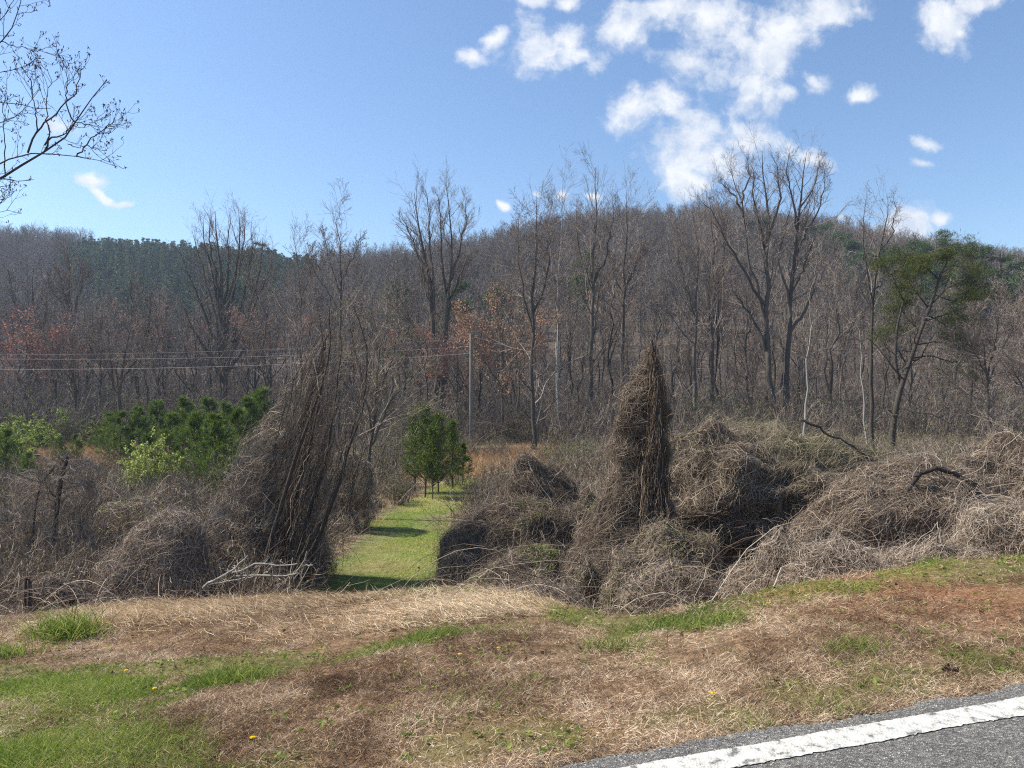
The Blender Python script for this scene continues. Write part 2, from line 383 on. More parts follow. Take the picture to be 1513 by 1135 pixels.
# ============================================================ ROAD
GRAVEL = tint_mat('gravel_stone', [(0.08, 0.075, 0.07), (0.18, 0.17, 0.155), (0.34, 0.32, 0.29)])
def build_road():
    n = 1400
    s = np.concatenate([np.linspace(-60, -6, 60)[:-1], np.linspace(-6, 12, n), np.linspace(12, 90, 80)[1:]])
    dirx, diry = RC, RS*RC; nx_, ny_ = -diry, dirx           # along, outward normal
    def pt(s_, d_): return np.stack([s_*dirx+d_*nx_, 2.84+s_*diry+d_*ny_], -1)
    e = 0.125+0.028*nz(N3, s, 0*s, 3.0)+0.016*nz(N4, s, 0*s, 14.0)+0.010*rng.normal(size=len(s))
    rows = [(-6.6+0*s, 0.004), (-0.4+0*s, 0.004), (0*s, 0.004), (e-0.03, 0.0), (e, -0.012), (e+0.012, -0.06)]
    V = []
    for dd, z in rows:
        p = pt(s, dd); V.append(np.c_[p, np.full(len(s), z)])
    V = np.concatenate(V); N = len(s)
    Fc = []
    for r in range(len(rows)-1):
        a = r*N+np.arange(N-1); Fc.append(np.stack([a, a+1, a+N+1, a+N], -1))
    mb = MB(); mb.add(V, np.concatenate(Fc), 0.5)
    m, nt, b = newmat('worn_asphalt'); L = nt.links
    tc = nt.nodes.new('ShaderNodeTexCoord')
    vo = nt.nodes.new('ShaderNodeTexVoronoi'); vo.inputs['Scale'].default_value = 130; L.new(tc.outputs['Object'], vo.inputs['Vector'])
    hs = nt.nodes.new('ShaderNodeSeparateColor'); L.new(vo.outputs['Color'], hs.inputs[0])
    r = ramp(nt, [(0.0, (0.065, 0.062, 0.058)), (0.35, (0.115, 0.11, 0.102)), (0.7, (0.17, 0.162, 0.15)), (0.93, (0.25, 0.238, 0.22)), (1.0, (0.42, 0.39, 0.35))])
    L.new(hs.outputs[0], r.inputs[0])
    n2 = nt.nodes.new('ShaderNodeTexNoise'); n2.inputs['Scale'].default_value = 2.3; n2.inputs['Detail'].default_value = 6; L.new(tc.outputs['Object'], n2.inputs['Vector'])
    r2 = ramp(nt, [(0.3, (0.8, 0.8, 0.8)), (0.7, (1.15, 1.13, 1.1))]); L.new(n2.outputs[0], r2.inputs[0])
    mx = nt.nodes.new('ShaderNodeMix'); mx.data_type = 'RGBA'; mx.blend_type = 'MULTIPLY'; mx.inputs[0].default_value = 1
    L.new(r.outputs[0], mx.inputs[6]); L.new(r2.outputs[0], mx.inputs[7])
    wv = nt.nodes.new('ShaderNodeVectorMath'); wv.operation = 'MULTIPLY_ADD'; L.new(n2.outputs['Color'], wv.inputs[0]); wv.inputs[1].default_value = (0.5, 0.5, 0.5); L.new(tc.outputs['Object'], wv.inputs[2])
    ck = nt.nodes.new('ShaderNodeTexVoronoi'); ck.feature = 'DISTANCE_TO_EDGE'; ck.inputs['Scale'].default_value = 2.2; L.new(wv.outputs[0], ck.inputs['Vector'])
    cr = ramp(nt, [(0.002, (0.6, 0.6, 0.6)), (0.010, (1, 1, 1))]); L.new(ck.outputs['Distance'], cr.inputs[0])
    m3 = nt.nodes.new('ShaderNodeMix'); m3.data_type = 'RGBA'; m3.blend_type = 'MULTIPLY'; m3.inputs[0].default_value = 1; L.new(mx.outputs[2], m3.inputs[6]); L.new(cr.outputs[0], m3.inputs[7]); L.new(m3.outputs[2], b.inputs['Base Color'])
    b.inputs['Roughness'].default_value = 0.9; b.inputs['Specular IOR Level'].default_value = 0.2
    bp = nt.nodes.new('ShaderNodeBump'); bp.inputs['Strength'].default_value = 1.0; bp.inputs['Distance'].default_value = 0.006
    L.new(vo.outputs['Distance'], bp.inputs['Height']); L.new(bp.outputs[0], b.inputs['Normal'])
    tag(mb.build('road', m), kind='structure')
    gm = MB(); n = 5200; ss = rng.uniform(-3, 9, n); dd = 0.135+np.abs(rng.normal(size=n))*0.07; pp = pt(ss, dd); C = np.c_[pp, height(pp[:, 0], pp[:, 1])+0.006]
    r_ = rng.uniform(0.002, 0.007, n); u_ = nrm(rng.normal(size=(n, 3))); P_ = np.stack([C-u_*r_[:, None], C-u_*r_[:, None]*.3, C+u_*r_[:, None]*.4, C+u_*r_[:, None]], 1)
    strands(gm, P_, r_[:, None]*np.array([[.4, 1, .9, .3]]), 5); tag(gm.build('gravel', GRAVEL), 'loose grey gravel along the broken road edge', 'gravel', kind='stuff')
    # edge line
    m, nt, b = newmat('worn_road_paint'); L = nt.links
    tc = nt.nodes.new('ShaderNodeTexCoord')
    def ns(sc, d):
        t = nt.nodes.new('ShaderNodeTexNoise'); t.inputs['Scale'].default_value = sc; t.inputs['Detail'].default_value = d; t.inputs['Roughness'].default_value = 0.7
        L.new(tc.outputs['Object'], t.inputs['Vector']); return t.outputs[0]
    vo = nt.nodes.new('ShaderNodeTexVoronoi'); vo.inputs['Scale'].default_value = 90; L.new(tc.outputs['Object'], vo.inputs['Vector'])
    r1 = ramp(nt, [(0.37, (0.12, 0.115, 0.11)), (0.45, (0.42, 0.405, 0.36)), (0.62, (0.56, 0.545, 0.50))]); L.new(ns(17, 9), r1.inputs[0])
    L.new(r1.outputs[0], b.inputs['Base Color']); b.inputs['Roughness'].default_value = 0.75
    bp = nt.nodes.new('ShaderNodeBump'); bp.inputs['Strength'].default_value = 0.7; bp.inputs['Distance'].default_value = 0.004
    L.new(vo.outputs['Distance'], bp.inputs['Height']); L.new(bp.outputs[0], b.inputs['Normal'])
    e1 = 0.0+0.0025*rng.normal(size=N)+0.004*nz(N4, s, 0*s, 9); e0 = -0.150+0.0025*rng.normal(size=N)+0.004*nz(N3, s, 0*s, 9)
    p0, p1 = pt(s, e0), pt(s, e1-0.003)
    V = np.concatenate([np.c_[p0, np.full(N, 0.0085)], np.c_[p1, np.full(N, 0.0085)]])
    a = np.arange(N-1); mb = MB(); mb.add(V, np.stack([a, a+1, a+N+1, a+N], -1), 0.5)
    tag(mb.build('road_edge_line', m), kind='structure')
build_road()

# ============================================================ GRASS AND STRAW ON THE BANK
def scatter(n, x0, x1, y0, y1, dens, keep_view=True):
    x = rng.uniform(x0, x1, n); y = rng.uniform(y0, y1, n)
    k = rng.uniform(0, 1, n) < dens(x, y)
    if keep_view: k &= np.abs(x) < 0.78*y+1.2
    return x[k], y[k]
def blades(mb, x, y, ln, w, lean, K=4, flat=False, tint=None, z0=0.0, droop=1.2, dirbias=None, mi=0):
    n = len(x); az = rng.uniform(0, 2*PI, n)
    if dirbias is not None: az = dirbias+rng.normal(size=n)*0.7
    ln = ln*rng.uniform(0.5, 1.3, n); t = np.linspace(0, 1, K)[None]
    el = np.clip(lean+rng.normal(size=n)*0.3, 0.0, 1.5)          # angle from vertical
    a = el[:, None]+droop*t*rng.uniform(0.3, 1.0, (n, 1))
    st = ln[:, None]/(K-1)
    dx = np.sin(a)*st; dz = np.cos(a)*st
    r = np.concatenate([np.zeros((n, 1)), np.cumsum(dx[:, 1:], 1)], 1); zz = np.concatenate([np.zeros((n, 1)), np.cumsum(dz[:, 1:], 1)], 1)
    cv = rng.normal(size=n)[:, None]*0.8*t
    X = x[:, None]+r*np.cos(az[:, None]+cv); Y = y[:, None]+r*np.sin(az[:, None]+cv)
    Z = height(X, Y)+np.maximum(zz, 0.002)+z0
    P = np.stack([X, Y, Z], -1)
    R = (w*rng.uniform(0.6, 1.3, n))[:, None]*np.linspace(1, 0.25, K)[None]
    ref = None
    strands(mb, P, R, 2, tint=tint, ref=ref)
def bank_d(x, y):
    d = road_d(x, y); return d
def dead_cover():
    mb = MB()
    def dens(x, y):
        d = road_d(x, y); db = brow(x)
        n = nz(N3, x, y, 2.2)*0.2+nz(N4, x, y, 7)*0.35
        fall = np.clip(5.0/np.maximum(y, 4), 0, 1)
        bare = np.clip(0.8+n, 0.15, 1)
        return (d > 0.13)*(d < db+2.5)*(1-0.75*green_mask(x, y))*bare*fall
    x, y = scatter(1400000, -11, 13, 1.8, 13, dens)
    xe, ye = scatter(250000, -4.5, 4.5, 1.8, 4.8, dens); x = np.r_[x, xe]; y = np.r_[y, ye]
    n = len(x); print('dead', n)
    far = np.clip(y/5, 1, 2.2)
    tint = np.clip(0.45+0.27*rng.normal(size=n)+0.18*nz(N1, x, y, 1.1)+0.12*nz(N2, x, y, 5)+0.13*nz(N3, x, y, 12), 0, 1)
    blades(mb, x, y, 0.058*far**0.5, 0.0015*far, 1.0, 3, tint=tint, z0=rng.uniform(0, 0.018, n)[:, None], droop=0.5)
    x, y = scatter(14000, -11, 13, 1.8, 13, lambda x, y: (road_d(x, y) > 0.15)*(road_d(x, y) < brow(x)+2)*np.clip(0.55+0.6*nz(N2, x, y, 2.7), 0.08, 1)*(1-0.6*green_mask(x, y)))
    n = len(x); far = np.clip(y/5, 1, 2.0)
    blades(mb, x, y, 0.09, 0.0014*far, 1.1, 4, tint=np.clip(0.72+0.2*rng.normal(size=n), 0, 1), z0=rng.uniform(0, 0.03, n)[:, None], droop=0.7)
    tag(mb.build('dead_grass', STRAW), 'matted brown dead grass over the bank beside the road', 'dead grass', kind='stuff')
    # pale straw hump
    mb = MB()
    x, y = scatter(150000, -7, 3.5, 5.5, 11.5, lambda x, y: straw_mask(x, y)*0.85, False)
    n = len(x); tint = np.clip(0.5+0.25*rng.normal(size=n)+0.15*nz(N2, x, y, 2), 0, 1)
    blades(mb, x, y, 0.22, 0.0026, 1.15, 4, tint=tint, z0=rng.uniform(0, 0.05, n)[:, None], droop=0.8, dirbias=2.4+0.9*nz(N2, x, y, 0.8))
    tag(mb.build('flattened_straw', PSTRAW), 'pale flattened straw heaped on the brow of the bank left of the mounds', 'straw', kind='stuff')
def green_cover():
    mb = MB()
    def dens(x, y):
        d = road_d(x, y)
        return green_mask(x, y)*(d > 0.14)*np.clip(0.6+0.5*nz(N4, x, y, 4.5), 0, 1)
    x, y = scatter(700000, -11, 13, 1.8, 12.5, dens)
    xe, ye = scatter(420000, -4.5, 4.5, 1.8, 5.2, dens); x = np.r_[x, xe]; y = np.r_[y, ye]
    n = len(x); print('green', n); far = np.clip(y/4.5, 1, 2.2)
    tint = np.clip(0.45+0.22*rng.normal(size=n)+0.25*nz(N1, x, y, 1.9), 0, 1)
    hgt = np.clip(0.6+0.6*nz(N2, x, y, 3.3), 0.25, 1.7)
    e = np.exp(-((road_d(x, y)-0.55)/0.45)**2) > rng.uniform(0, 1, n)
    k = ~e
    blades(mb, x[k], y[k], 0.10*hgt[k], 0.0019*far[k], 0.45, 4, tint=tint[k])
    tag(mb.build('green_grass', GRASS), 'fresh green grass growing in streaks over the bank', 'grass', kind='stuff')
    mb = MB()
    blades(mb, x[e], y[e], 0.075*hgt[e], 0.0016*far[e], 0.5, 4, tint=tint[e])
    x, y = scatter(90000, -11, 13, 1.8, 12.5, lambda x, y: (road_d(x, y) > 0.13)*0.35*np.clip(0.3+nz(N1, x, y, 2.4), 0, 1))
    n = len(x)
    blades(mb, x, y, 0.05, 0.0015*np.clip(y/4.5, 1, 2), 0.6, 4)
    tag(mb.build('olive_grass', OGRASS), 'thin olive grass fringing the road edge', 'grass', kind='stuff')
    # meadow path grass
    mb = MB()
    x, y = scatter(260000, -9, 4, 14.5, 50, lambda x, y: path_mask(x, y)*np.clip(22/y, 0.2, 1)*np.clip(0.6+0.6*nz(N4, x, y, 1.9), 0.05, 1), False)
    n = len(x); tint = np.clip(0.55+0.2*rng.normal(size=n)+0.2*nz(N1, x, y, 0.9), 0, 1)
    blades(mb, x, y, 0.11, 0.004*np.clip(y/18, 1, 2.5), 0.5, 3, tint=tint)
    tag(mb.build('path_grass', PGRASS), 'short bright green grass along the mown path', 'grass', kind='stuff')
    # low broadleaf weeds
    mb = MB()
    x, y = scatter(5200, -10, 12, 2.2, 11, lambda x, y: (road_d(x, y) > 0.2)*np.clip(0.12+0.8*green_mask(x, y)+0.35*nz(N3, x, y, 1.5), 0, 1)*(road_d(x, y) < 8))
    k = 6; n = len(x); az = rng.uniform(0, 2*PI, (n, k)); L = rng.uniform(0.015, 0.05, (n, 1))*rng.uniform(0.7, 1.2, (n, k))
    X = x[:, None]+np.cos(az)*L; Yy = y[:, None]+np.sin(az)*L; Z = height(X, Yy)+0.012+L*0.35
    C = np.stack([X, Yy, Z], -1).reshape(-1, 3)
    leaves(mb, C, 0.017, flat=0.7, tint=np.repeat(rng.uniform(0, 1, n), k))
    tag(mb.build('low_weeds', [LEAFG]), 'low leafy weeds dotted through the turf', 'weeds', kind='stuff')
    # dead leaves
    mb = MB()
    x, y = scatter(5200, -10, 12, 2.2, 12, lambda x, y: (road_d(x, y) > 0.1)*0.8)
    n = len(x); C = np.stack([x, y, height(x, y)+0.02], -1)
    leaves(mb, C, rng.uniform(0.008, 0.028, n), flat=0.6)
    tag(mb.build('leaf_litter', [BROWN]), 'scattered dry brown leaves on the bank', 'dead leaves', kind='stuff')
dead_cover(); green_cover()
def stalks():
    mb = MB(); x, y = scatter(2600, -9, 9, 4, 13, lambda x, y: np.exp(-((road_d(x, y)-brow(x)+0.1)/0.55)**2)*np.clip(0.35+0.7*nz(N4, x, y, 1.3), 0, 1))
    blades(mb, x, y, 0.28, 0.003, 0.12, 5, droop=0.5, tint=np.clip(0.4+0.3*rng.normal(size=len(x)), 0, 1)); tag(mb.build('dry_stalks', BROWN), 'thin dry weed stalks standing along the brow of the bank', 'weeds', kind='stuff')
stalks()

def tuft(px, py, Y, n, ln, w, label, spread, mat=None):
    p = P3(px, py, Y); x0, y0 = p[0], Y
    root = thing('grass_tuft', (x0, y0, H(x0, y0)), label, 'grass tuft', 'green tufts of coarse grass')
    mb = MB(); x = x0+rng.normal(size=n)*spread; y = y0+rng.normal(size=n)*spread*0.7
    blades(mb, x, y, ln, w, 0.35, 6, droop=1.1, tint=np.clip(0.55+0.25*rng.normal(size=n), 0, 1))
    mb.build('blades', mat or GRASS, root, loc=root.location); return root
tuft(97, 938, 7.0, 650, 0.26, 0.0042, 'bushy bright green grass tuft by the dark clumps at the left of the bank', 0.16)
tuft(352, 872, 10.2, 110, 0.22, 0.005, 'small upright green tuft on the brow below the fallen bare branches', 0.07)
tuft(10, 965, 6.3, 240, 0.15, 0.0035, 'low green grass tuft at the left margin of the bank', 0.13)
tuft(345, 990, 5.0, 420, 0.16, 0.0026, 'wide pale green grass tuft in front of the flattened straw', 0.15)
tuft(1060, 885, 5.9, 260, 0.15, 0.003, 'grass tuft against the foot of the mounds beside the yellow dandelions', 0.13)
tuft(905, 900, 5.5, 300, 0.13, 0.0028, 'spreading green tuft below the front pale mound', 0.16)
tuft(1265, 992, 4.6, 240, 0.11, 0.0022, 'isolated green tuft in the brown turf above the road line', 0.11)

def dandelion(px, py, label):
    Y = 5.0
    for _ in range(30):
        x, z = (px-CX)/F*Y, None; z = H((px-CX)/F*Y, Y); Y = Y*0.5+0.5*(EYE-z)*F/(py-CY)
    x = (px-CX)/F*Y; z = H(x, Y)
    root = thing('dandelion', (x, Y, z), label, 'flower', 'yellow dandelions in the turf')
    mb = MB(); k = 1; hs = [rng.uniform(0.03, 0.055) for _ in range(k)]; xs = [rng.normal()*0.03 for _ in range(k)]; ys = [rng.normal()*0.03 for _ in range(k)]
    for q in range(k):
        t = np.linspace(0, 1, 4); P = np.stack([xs[q]*t*0.9, ys[q]*t, hs[q]*t], -1)[None]
        strands(mb, P, 0.0016, 4, tint=0.6)
    mb.build('stem', GRASS, root)
    mb = MB()
    for q in range(k):
        n = 16; a = np.linspace(0, 2*PI, n, endpoint=False); r = 0.014
        for lay, rr, zz in ((0, 1.0, 0.0), (1, 0.65, 0.003), (2, 0.3, 0.006)):
            for aa in a:
                c = np.array([xs[q], ys[q], hs[q]+zz]); d = np.array([math.cos(aa+lay), math.sin(aa+lay), 0.15]); sd = np.array([-d[1], d[0], 0])
                mb.add([c-sd*.001, c+sd*.001, c+d*r*rr+sd*.0022, c+d*r*rr-sd*.0022], [[0, 1, 2, 3]], 0.5)
    mb.build('petals', YELLOW, root)
    mb = MB(); n = 10; a = rng.uniform(0, 2*PI, n); C = np.stack([np.cos(a)*0.04, np.sin(a)*0.04, 0.012+0*a], -1)
    leaves(mb, C, 0.024, flat=1.5, aspect=0.3); mb.build('leaves', LEAFG, root)
for d in [(1128, 898, 'yellow dandelion at the foot of the vine mounds in the right half'),
          (748, 965, 'yellow dandelion on the grassy streak in the middle of the bank'),
          (388, 1096, 'yellow dandelion alone in brown turf near the front left'),
          (680, 978, 'yellow dandelion beside a leafy rosette left of centre'),
          (1060, 1037, 'yellow dandelion in olive grass near the road edge'),
          (243, 1028, 'yellow dandelion in the green grass below the straw'),
          (186, 994, 'yellow dandelion nearest the bushy grass tuft')]:
    dandelion(*d)
def pine_cone(px, py):
    Y = 4.3
    for _ in range(30): Y = 0.5*Y+0.5*(EYE-H((px-CX)/F*Y, Y))*F/(py-CY)
    x = (px-CX)/F*Y; root = thing('pine_cone', (x, Y, H(x, Y)+0.025), 'dark open pine cone lying in the turf near the road', 'pine cone')
    mb = MB(); n = 90; i = np.arange(n); t = i/n; a = i*2.4; r = 0.028*np.sin(PI*(0.12+0.8*t)); 
    C = np.stack([-0.04+0.08*t, r*np.cos(a), r*np.sin(a)], -1)
    leaves(mb, C, 0.013, aspect=0.8); mb.build('scales', BROWN, root)
    mb = MB(); P = np.stack([np.linspace(-0.045, 0.045, 6), np.zeros(6), np.zeros(6)], -1)[None]
    strands(mb, P, 0.014, 6); mb.build('core', DARKB, root)
pine_cone(1405, 997)
# ============================================================ VINE MASSES
class Lathe:
    """profile rows (y_px, centre_px, half_width_px) at distance Y become a solid of real size in metres"""
    def __init__(s, prof, Y, dep=0.8, amp=0.16, freq=1.3, leany=0.0, seed=0):
        pr = np.array(prof, float)
        px2 = Y/F
        z = EYE-(pr[:, 0]-CY)*px2; x = (pr[:, 1]-CX)*px2; r = pr[:, 2]*px2
        gz = H(x[-1], Y)-0.15
        if gz < z[-1]-0.05:
            z = np.r_[z, gz]; x = np.r_[x, x[-1]]; r = np.r_[r, r[-1]*1.08]
        u = np.r_[0, np.cumsum(np.hypot(np.diff(z), np.diff(r))+0.25*np.abs(np.diff(x)))]; u /= u[-1]
        g = np.linspace(0, 1, 80)
        s.z = np.interp(g, u, z); s.x = np.interp(g, u, x); s.r = np.interp(g, u, r)
        ker = np.ones(9)/9
        for nme in 'zxr':
            a = getattr(s, nme); p = np.r_[2*a[0]-a[1:5][::-1], a, 2*a[-1]-a[-5:-1][::-1]]
            setattr(s, nme, np.convolve(p, ker, 'valid'))
        s.r = np.maximum(s.r, 0.0)
        s.g = g; s.Y = Y; s.dep = dep; s.amp = amp; s.f = freq; s.N = SN(100+seed, 18, 0.5, 2.2); s.leany = leany
        s.z0 = s.z[-1]; s.H = s.z[0]-s.z[-1]; s.base = (s.x[-1], Y, gz)
        s.len = u; s.total = np.hypot(np.diff(s.z), np.diff(s.r)).sum()
        dz = np.gradient(s.z, g); dr = np.gradient(s.r, g); m = np.hypot(dz, dr)+1e-6
        s.nr = -dz/m; s.nz = dr/m
        w = s.r+0.05; s.cdf = np.cumsum(w)/w.sum()
        s.area = 2*PI*np.mean(s.r)*s.total*(1+dep)/2
    def pt(s, ph, t, off=0.0):
        z = np.interp(t, s.g, s.z); x = np.interp(t, s.g, s.x); r = np.interp(t, s.g, s.r)
        nr = np.interp(t, s.g, s.nr); nzz = np.interp(t, s.g, s.nz)
        c, sn = np.cos(ph), np.sin(ph)
        b = np.stack([x+r*c, s.Y+r*sn*s.dep+s.leany*(z-s.z0), z], -1)
        d = (s.amp*(s.N(b, s.f)-0.9)+0.5*s.amp*(s.N(b, s.f*3.1)-0.3)+0.045*N4(b, 9.0))*np.minimum(1, r*1.5+0.15)*0.8+off
        d = np.maximum(d, -0.8*r)
        b[..., 0] += d*c*nr; b[..., 1] += d*sn*nr*s.dep; b[..., 2] += d*np.abs(nzz)
        return b
    def rnd(s, n, lo=0.0, hi=1.0):
        q = rng.uniform(lo, hi, n); t = np.interp(q, s.cdf, s.g)
        if s.tt: t = np.where(rng.uniform(0, 1, n) < s.tt*np.clip(1-t/0.6, 0, 1), np.interp(rng.uniform(0.3, 1, n), s.cdf, s.g), t)
        return t
def vine_mass(name, label, prof, Y, cat='vine mound', group='mounds of dead climbing vines', dens=260, hang=0.6, dep=0.8, amp=0.16, freq=1.3,
              seed=0, mat=None, shift=0.0, green=0, greenmat=None, core=True, thick=0.0062, length=0.9, K=8, leany=0.0, coreoff=-0.10, see=1.0, litter=0.5, topthin=0.0):
    Lh = Lathe(prof, Y, dep, amp*1.3, freq, leany, seed); Lh.tt = topthin; A = Lh.area
    root = thing(name, Lh.base, label, cat, group)
    mat = mat or VINE
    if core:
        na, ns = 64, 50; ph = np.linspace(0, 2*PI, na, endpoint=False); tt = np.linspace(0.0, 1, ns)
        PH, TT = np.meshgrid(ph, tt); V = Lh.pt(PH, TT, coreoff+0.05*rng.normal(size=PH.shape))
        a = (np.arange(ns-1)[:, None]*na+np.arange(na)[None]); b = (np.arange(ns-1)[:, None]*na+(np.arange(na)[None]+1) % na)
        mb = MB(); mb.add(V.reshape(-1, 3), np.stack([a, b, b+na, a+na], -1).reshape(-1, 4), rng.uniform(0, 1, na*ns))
        mb.build('shade_dark_core', CORE, root, loc=Lh.base)  # inner litter body, coloured dark so gaps in the vines look shaded
    thick *= 0.64; n = int(dens*A*see*2.45)
    mb = MB()
    def walk(n, ln, hangv, off0, off1, K, wob, arch):
        t = np.zeros((n, K)); ph = np.zeros((n, K)); t[:, 0] = Lh.rnd(n); ph[:, 0] = rng.uniform(0, 2*PI, n)
        a = np.where(rng.uniform(0, 1, n) < hangv, rng.normal(size=n)*0.3, rng.uniform(-PI, PI, n))  # angle from downhill
        st = ln*rng.uniform(0.4, 1.4, n)/(K-1)
        for k in range(1, K):
            r = np.maximum(np.interp(t[:, k-1], Lh.g, Lh.r), 0.12)
            t[:, k] = np.clip(t[:, k-1]+np.cos(a)*st/Lh.total, 0.0, 1); ph[:, k] = ph[:, k-1]+np.clip(np.sin(a)*st/r, -0.6, 0.6)
            a = a+rng.normal(size=n)*wob
        u = np.linspace(0, 1, K)[None]
        off = rng.uniform(off0, off1, (n, 1))+arch*rng.exponential(1, (n, 1))*np.sin(u*PI)+rng.normal(size=(n, K))*0.022
        P = Lh.pt(ph, t, off)
        return P
    P = np.concatenate([walk(n-n//2, length*0.9, hang*0.75, -0.25, 0.03, K, 0.75, 0.04), walk(n//2, length*0.5, hang*0.25, -0.28, 0.06, K, 1.15, 0.02)])
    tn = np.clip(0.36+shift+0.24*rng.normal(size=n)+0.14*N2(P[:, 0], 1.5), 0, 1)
    R = (thick*rng.uniform(0.3, 0.95, n))[:, None]*np.linspace(1, 0.55, K)[None]
    strands(mb, P, R, 2, tint=tn)
    n2 = int(n*0.18)
    P = walk(n2, length*1.5, hang*0.65, -0.05, 0.06, K+3, 0.75, 0.06)
    strands(mb, P, (thick*rng.uniform(0.5, 1.25, n2))[:, None]*np.linspace(1, 0.5, K+3)[None], 3, tint=np.clip(0.58+shift+0.22*rng.normal(size=n2), 0, 1))
    n3 = int(n*0.2)                                              # stray ends standing off
    P = walk(n3, length*0.5, 0.1, 0.0, 0.04, 6, 0.8, 0.0); P = P+(np.linspace(0, 1, 6)[None, :, None]**1.5)*rng.normal(size=(n3, 1, 3))*0.22*min(1.6, Y/13)
    strands(mb, P, (thick*rng.uniform(0.3, 0.8, n3))[:, None]*np.linspace(1, 0.4, 6)[None], 2, tint=np.clip(0.6+0.2*rng.normal(size=n3), 0, 1))
    mb.build('vines', mat, root, loc=Lh.base)
    if litter:
        mb = MB(); m = int(n*litter); C = Lh.pt(rng.uniform(0, 2*PI, m), Lh.rnd(m), rng.uniform(-0.12, 0.02, m))
        leaves(mb, C, 0.022); mb.build('dead_leaves', BROWN, root, loc=Lh.base)
    if green:
        mb = MB(); m = int(green*A*2.2); t = Lh.rnd(m); ph = rng.uniform(0, 2*PI, m)
        C = Lh.pt(ph, t, rng.uniform(0.0, 0.10, m)); k = N3(C, 2.2)+0.5*rng.normal(size=m) > 0.05
        leaves(mb, C[k], 0.034); mb.build('green_leaves', greenmat or LEAFG, root, loc=Lh.base)
    return root, Lh
def dome(cx, top, hw, bot, flat=0.5, lean=0):
    """rounded profile rows"""
    rows = []
    for k in range(9):
        a = k/8*PI/2; rows.append((top+(bot-top)*(1-math.cos(a))**(0.5+flat), cx+lean*(1-math.cos(a)), hw*math.sin(a)))
    return rows

G0 = 'mounds of dead climbing vines'
# --- centre and right mounds, back to front
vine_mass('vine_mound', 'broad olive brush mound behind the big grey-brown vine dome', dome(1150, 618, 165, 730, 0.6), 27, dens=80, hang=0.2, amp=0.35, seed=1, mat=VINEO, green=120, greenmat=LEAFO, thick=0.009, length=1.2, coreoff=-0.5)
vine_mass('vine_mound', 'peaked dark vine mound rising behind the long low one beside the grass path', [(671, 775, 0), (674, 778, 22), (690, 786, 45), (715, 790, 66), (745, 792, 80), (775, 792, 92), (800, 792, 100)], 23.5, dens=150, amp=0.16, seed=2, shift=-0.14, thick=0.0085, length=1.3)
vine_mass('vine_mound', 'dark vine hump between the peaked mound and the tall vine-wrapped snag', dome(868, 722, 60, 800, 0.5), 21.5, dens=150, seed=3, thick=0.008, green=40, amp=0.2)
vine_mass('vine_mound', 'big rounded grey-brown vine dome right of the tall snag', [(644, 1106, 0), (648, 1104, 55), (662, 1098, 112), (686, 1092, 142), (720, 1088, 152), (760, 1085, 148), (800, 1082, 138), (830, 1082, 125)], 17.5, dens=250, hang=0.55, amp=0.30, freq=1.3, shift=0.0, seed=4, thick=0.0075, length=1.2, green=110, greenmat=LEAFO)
vine_mass('vine_mound', 'shaded brush hollow joining the big dome to the arched thicket', dome(1210, 738, 75, 800, 0.4), 18.5, dens=160, seed=5, shift=-0.22, thick=0.0075, amp=0.25)  # darker tint shift paints the hollow's shade into its vines
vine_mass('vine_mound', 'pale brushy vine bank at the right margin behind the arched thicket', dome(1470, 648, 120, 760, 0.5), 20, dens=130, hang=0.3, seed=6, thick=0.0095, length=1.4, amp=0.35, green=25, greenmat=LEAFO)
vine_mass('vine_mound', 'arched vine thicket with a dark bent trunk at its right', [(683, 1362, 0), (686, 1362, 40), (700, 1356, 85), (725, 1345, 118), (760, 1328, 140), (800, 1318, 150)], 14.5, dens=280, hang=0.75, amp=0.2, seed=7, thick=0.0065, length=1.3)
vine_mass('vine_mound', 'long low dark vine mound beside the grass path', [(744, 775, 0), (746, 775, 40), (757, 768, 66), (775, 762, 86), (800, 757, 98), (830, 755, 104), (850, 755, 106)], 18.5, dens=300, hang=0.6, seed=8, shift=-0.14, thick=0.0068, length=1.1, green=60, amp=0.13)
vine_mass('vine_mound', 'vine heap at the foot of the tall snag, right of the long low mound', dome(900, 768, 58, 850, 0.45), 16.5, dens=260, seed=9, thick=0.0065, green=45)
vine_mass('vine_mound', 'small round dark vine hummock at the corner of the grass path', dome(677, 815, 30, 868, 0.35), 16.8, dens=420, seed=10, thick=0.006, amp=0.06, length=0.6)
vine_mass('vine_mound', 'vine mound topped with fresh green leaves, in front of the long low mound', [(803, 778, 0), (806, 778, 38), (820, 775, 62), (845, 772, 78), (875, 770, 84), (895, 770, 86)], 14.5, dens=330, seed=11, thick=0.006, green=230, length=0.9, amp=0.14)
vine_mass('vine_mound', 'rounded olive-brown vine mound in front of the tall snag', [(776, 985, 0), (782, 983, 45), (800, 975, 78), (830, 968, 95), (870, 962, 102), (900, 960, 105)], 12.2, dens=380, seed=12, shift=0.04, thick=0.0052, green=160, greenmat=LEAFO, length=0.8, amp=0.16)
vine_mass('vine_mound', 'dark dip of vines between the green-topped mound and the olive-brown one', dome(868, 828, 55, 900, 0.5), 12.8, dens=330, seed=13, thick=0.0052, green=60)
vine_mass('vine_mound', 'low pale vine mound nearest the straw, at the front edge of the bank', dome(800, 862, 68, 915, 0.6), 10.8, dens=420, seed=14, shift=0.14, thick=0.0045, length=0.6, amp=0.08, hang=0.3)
vine_mass('vine_mound', 'pale tangled vine mound at the front, left of the small peak', dome(990, 832, 82, 905, 0.6), 9.6, dens=520, seed=15, shift=0.2, thick=0.0045, length=0.7, amp=0.1, hang=0.4, green=30)
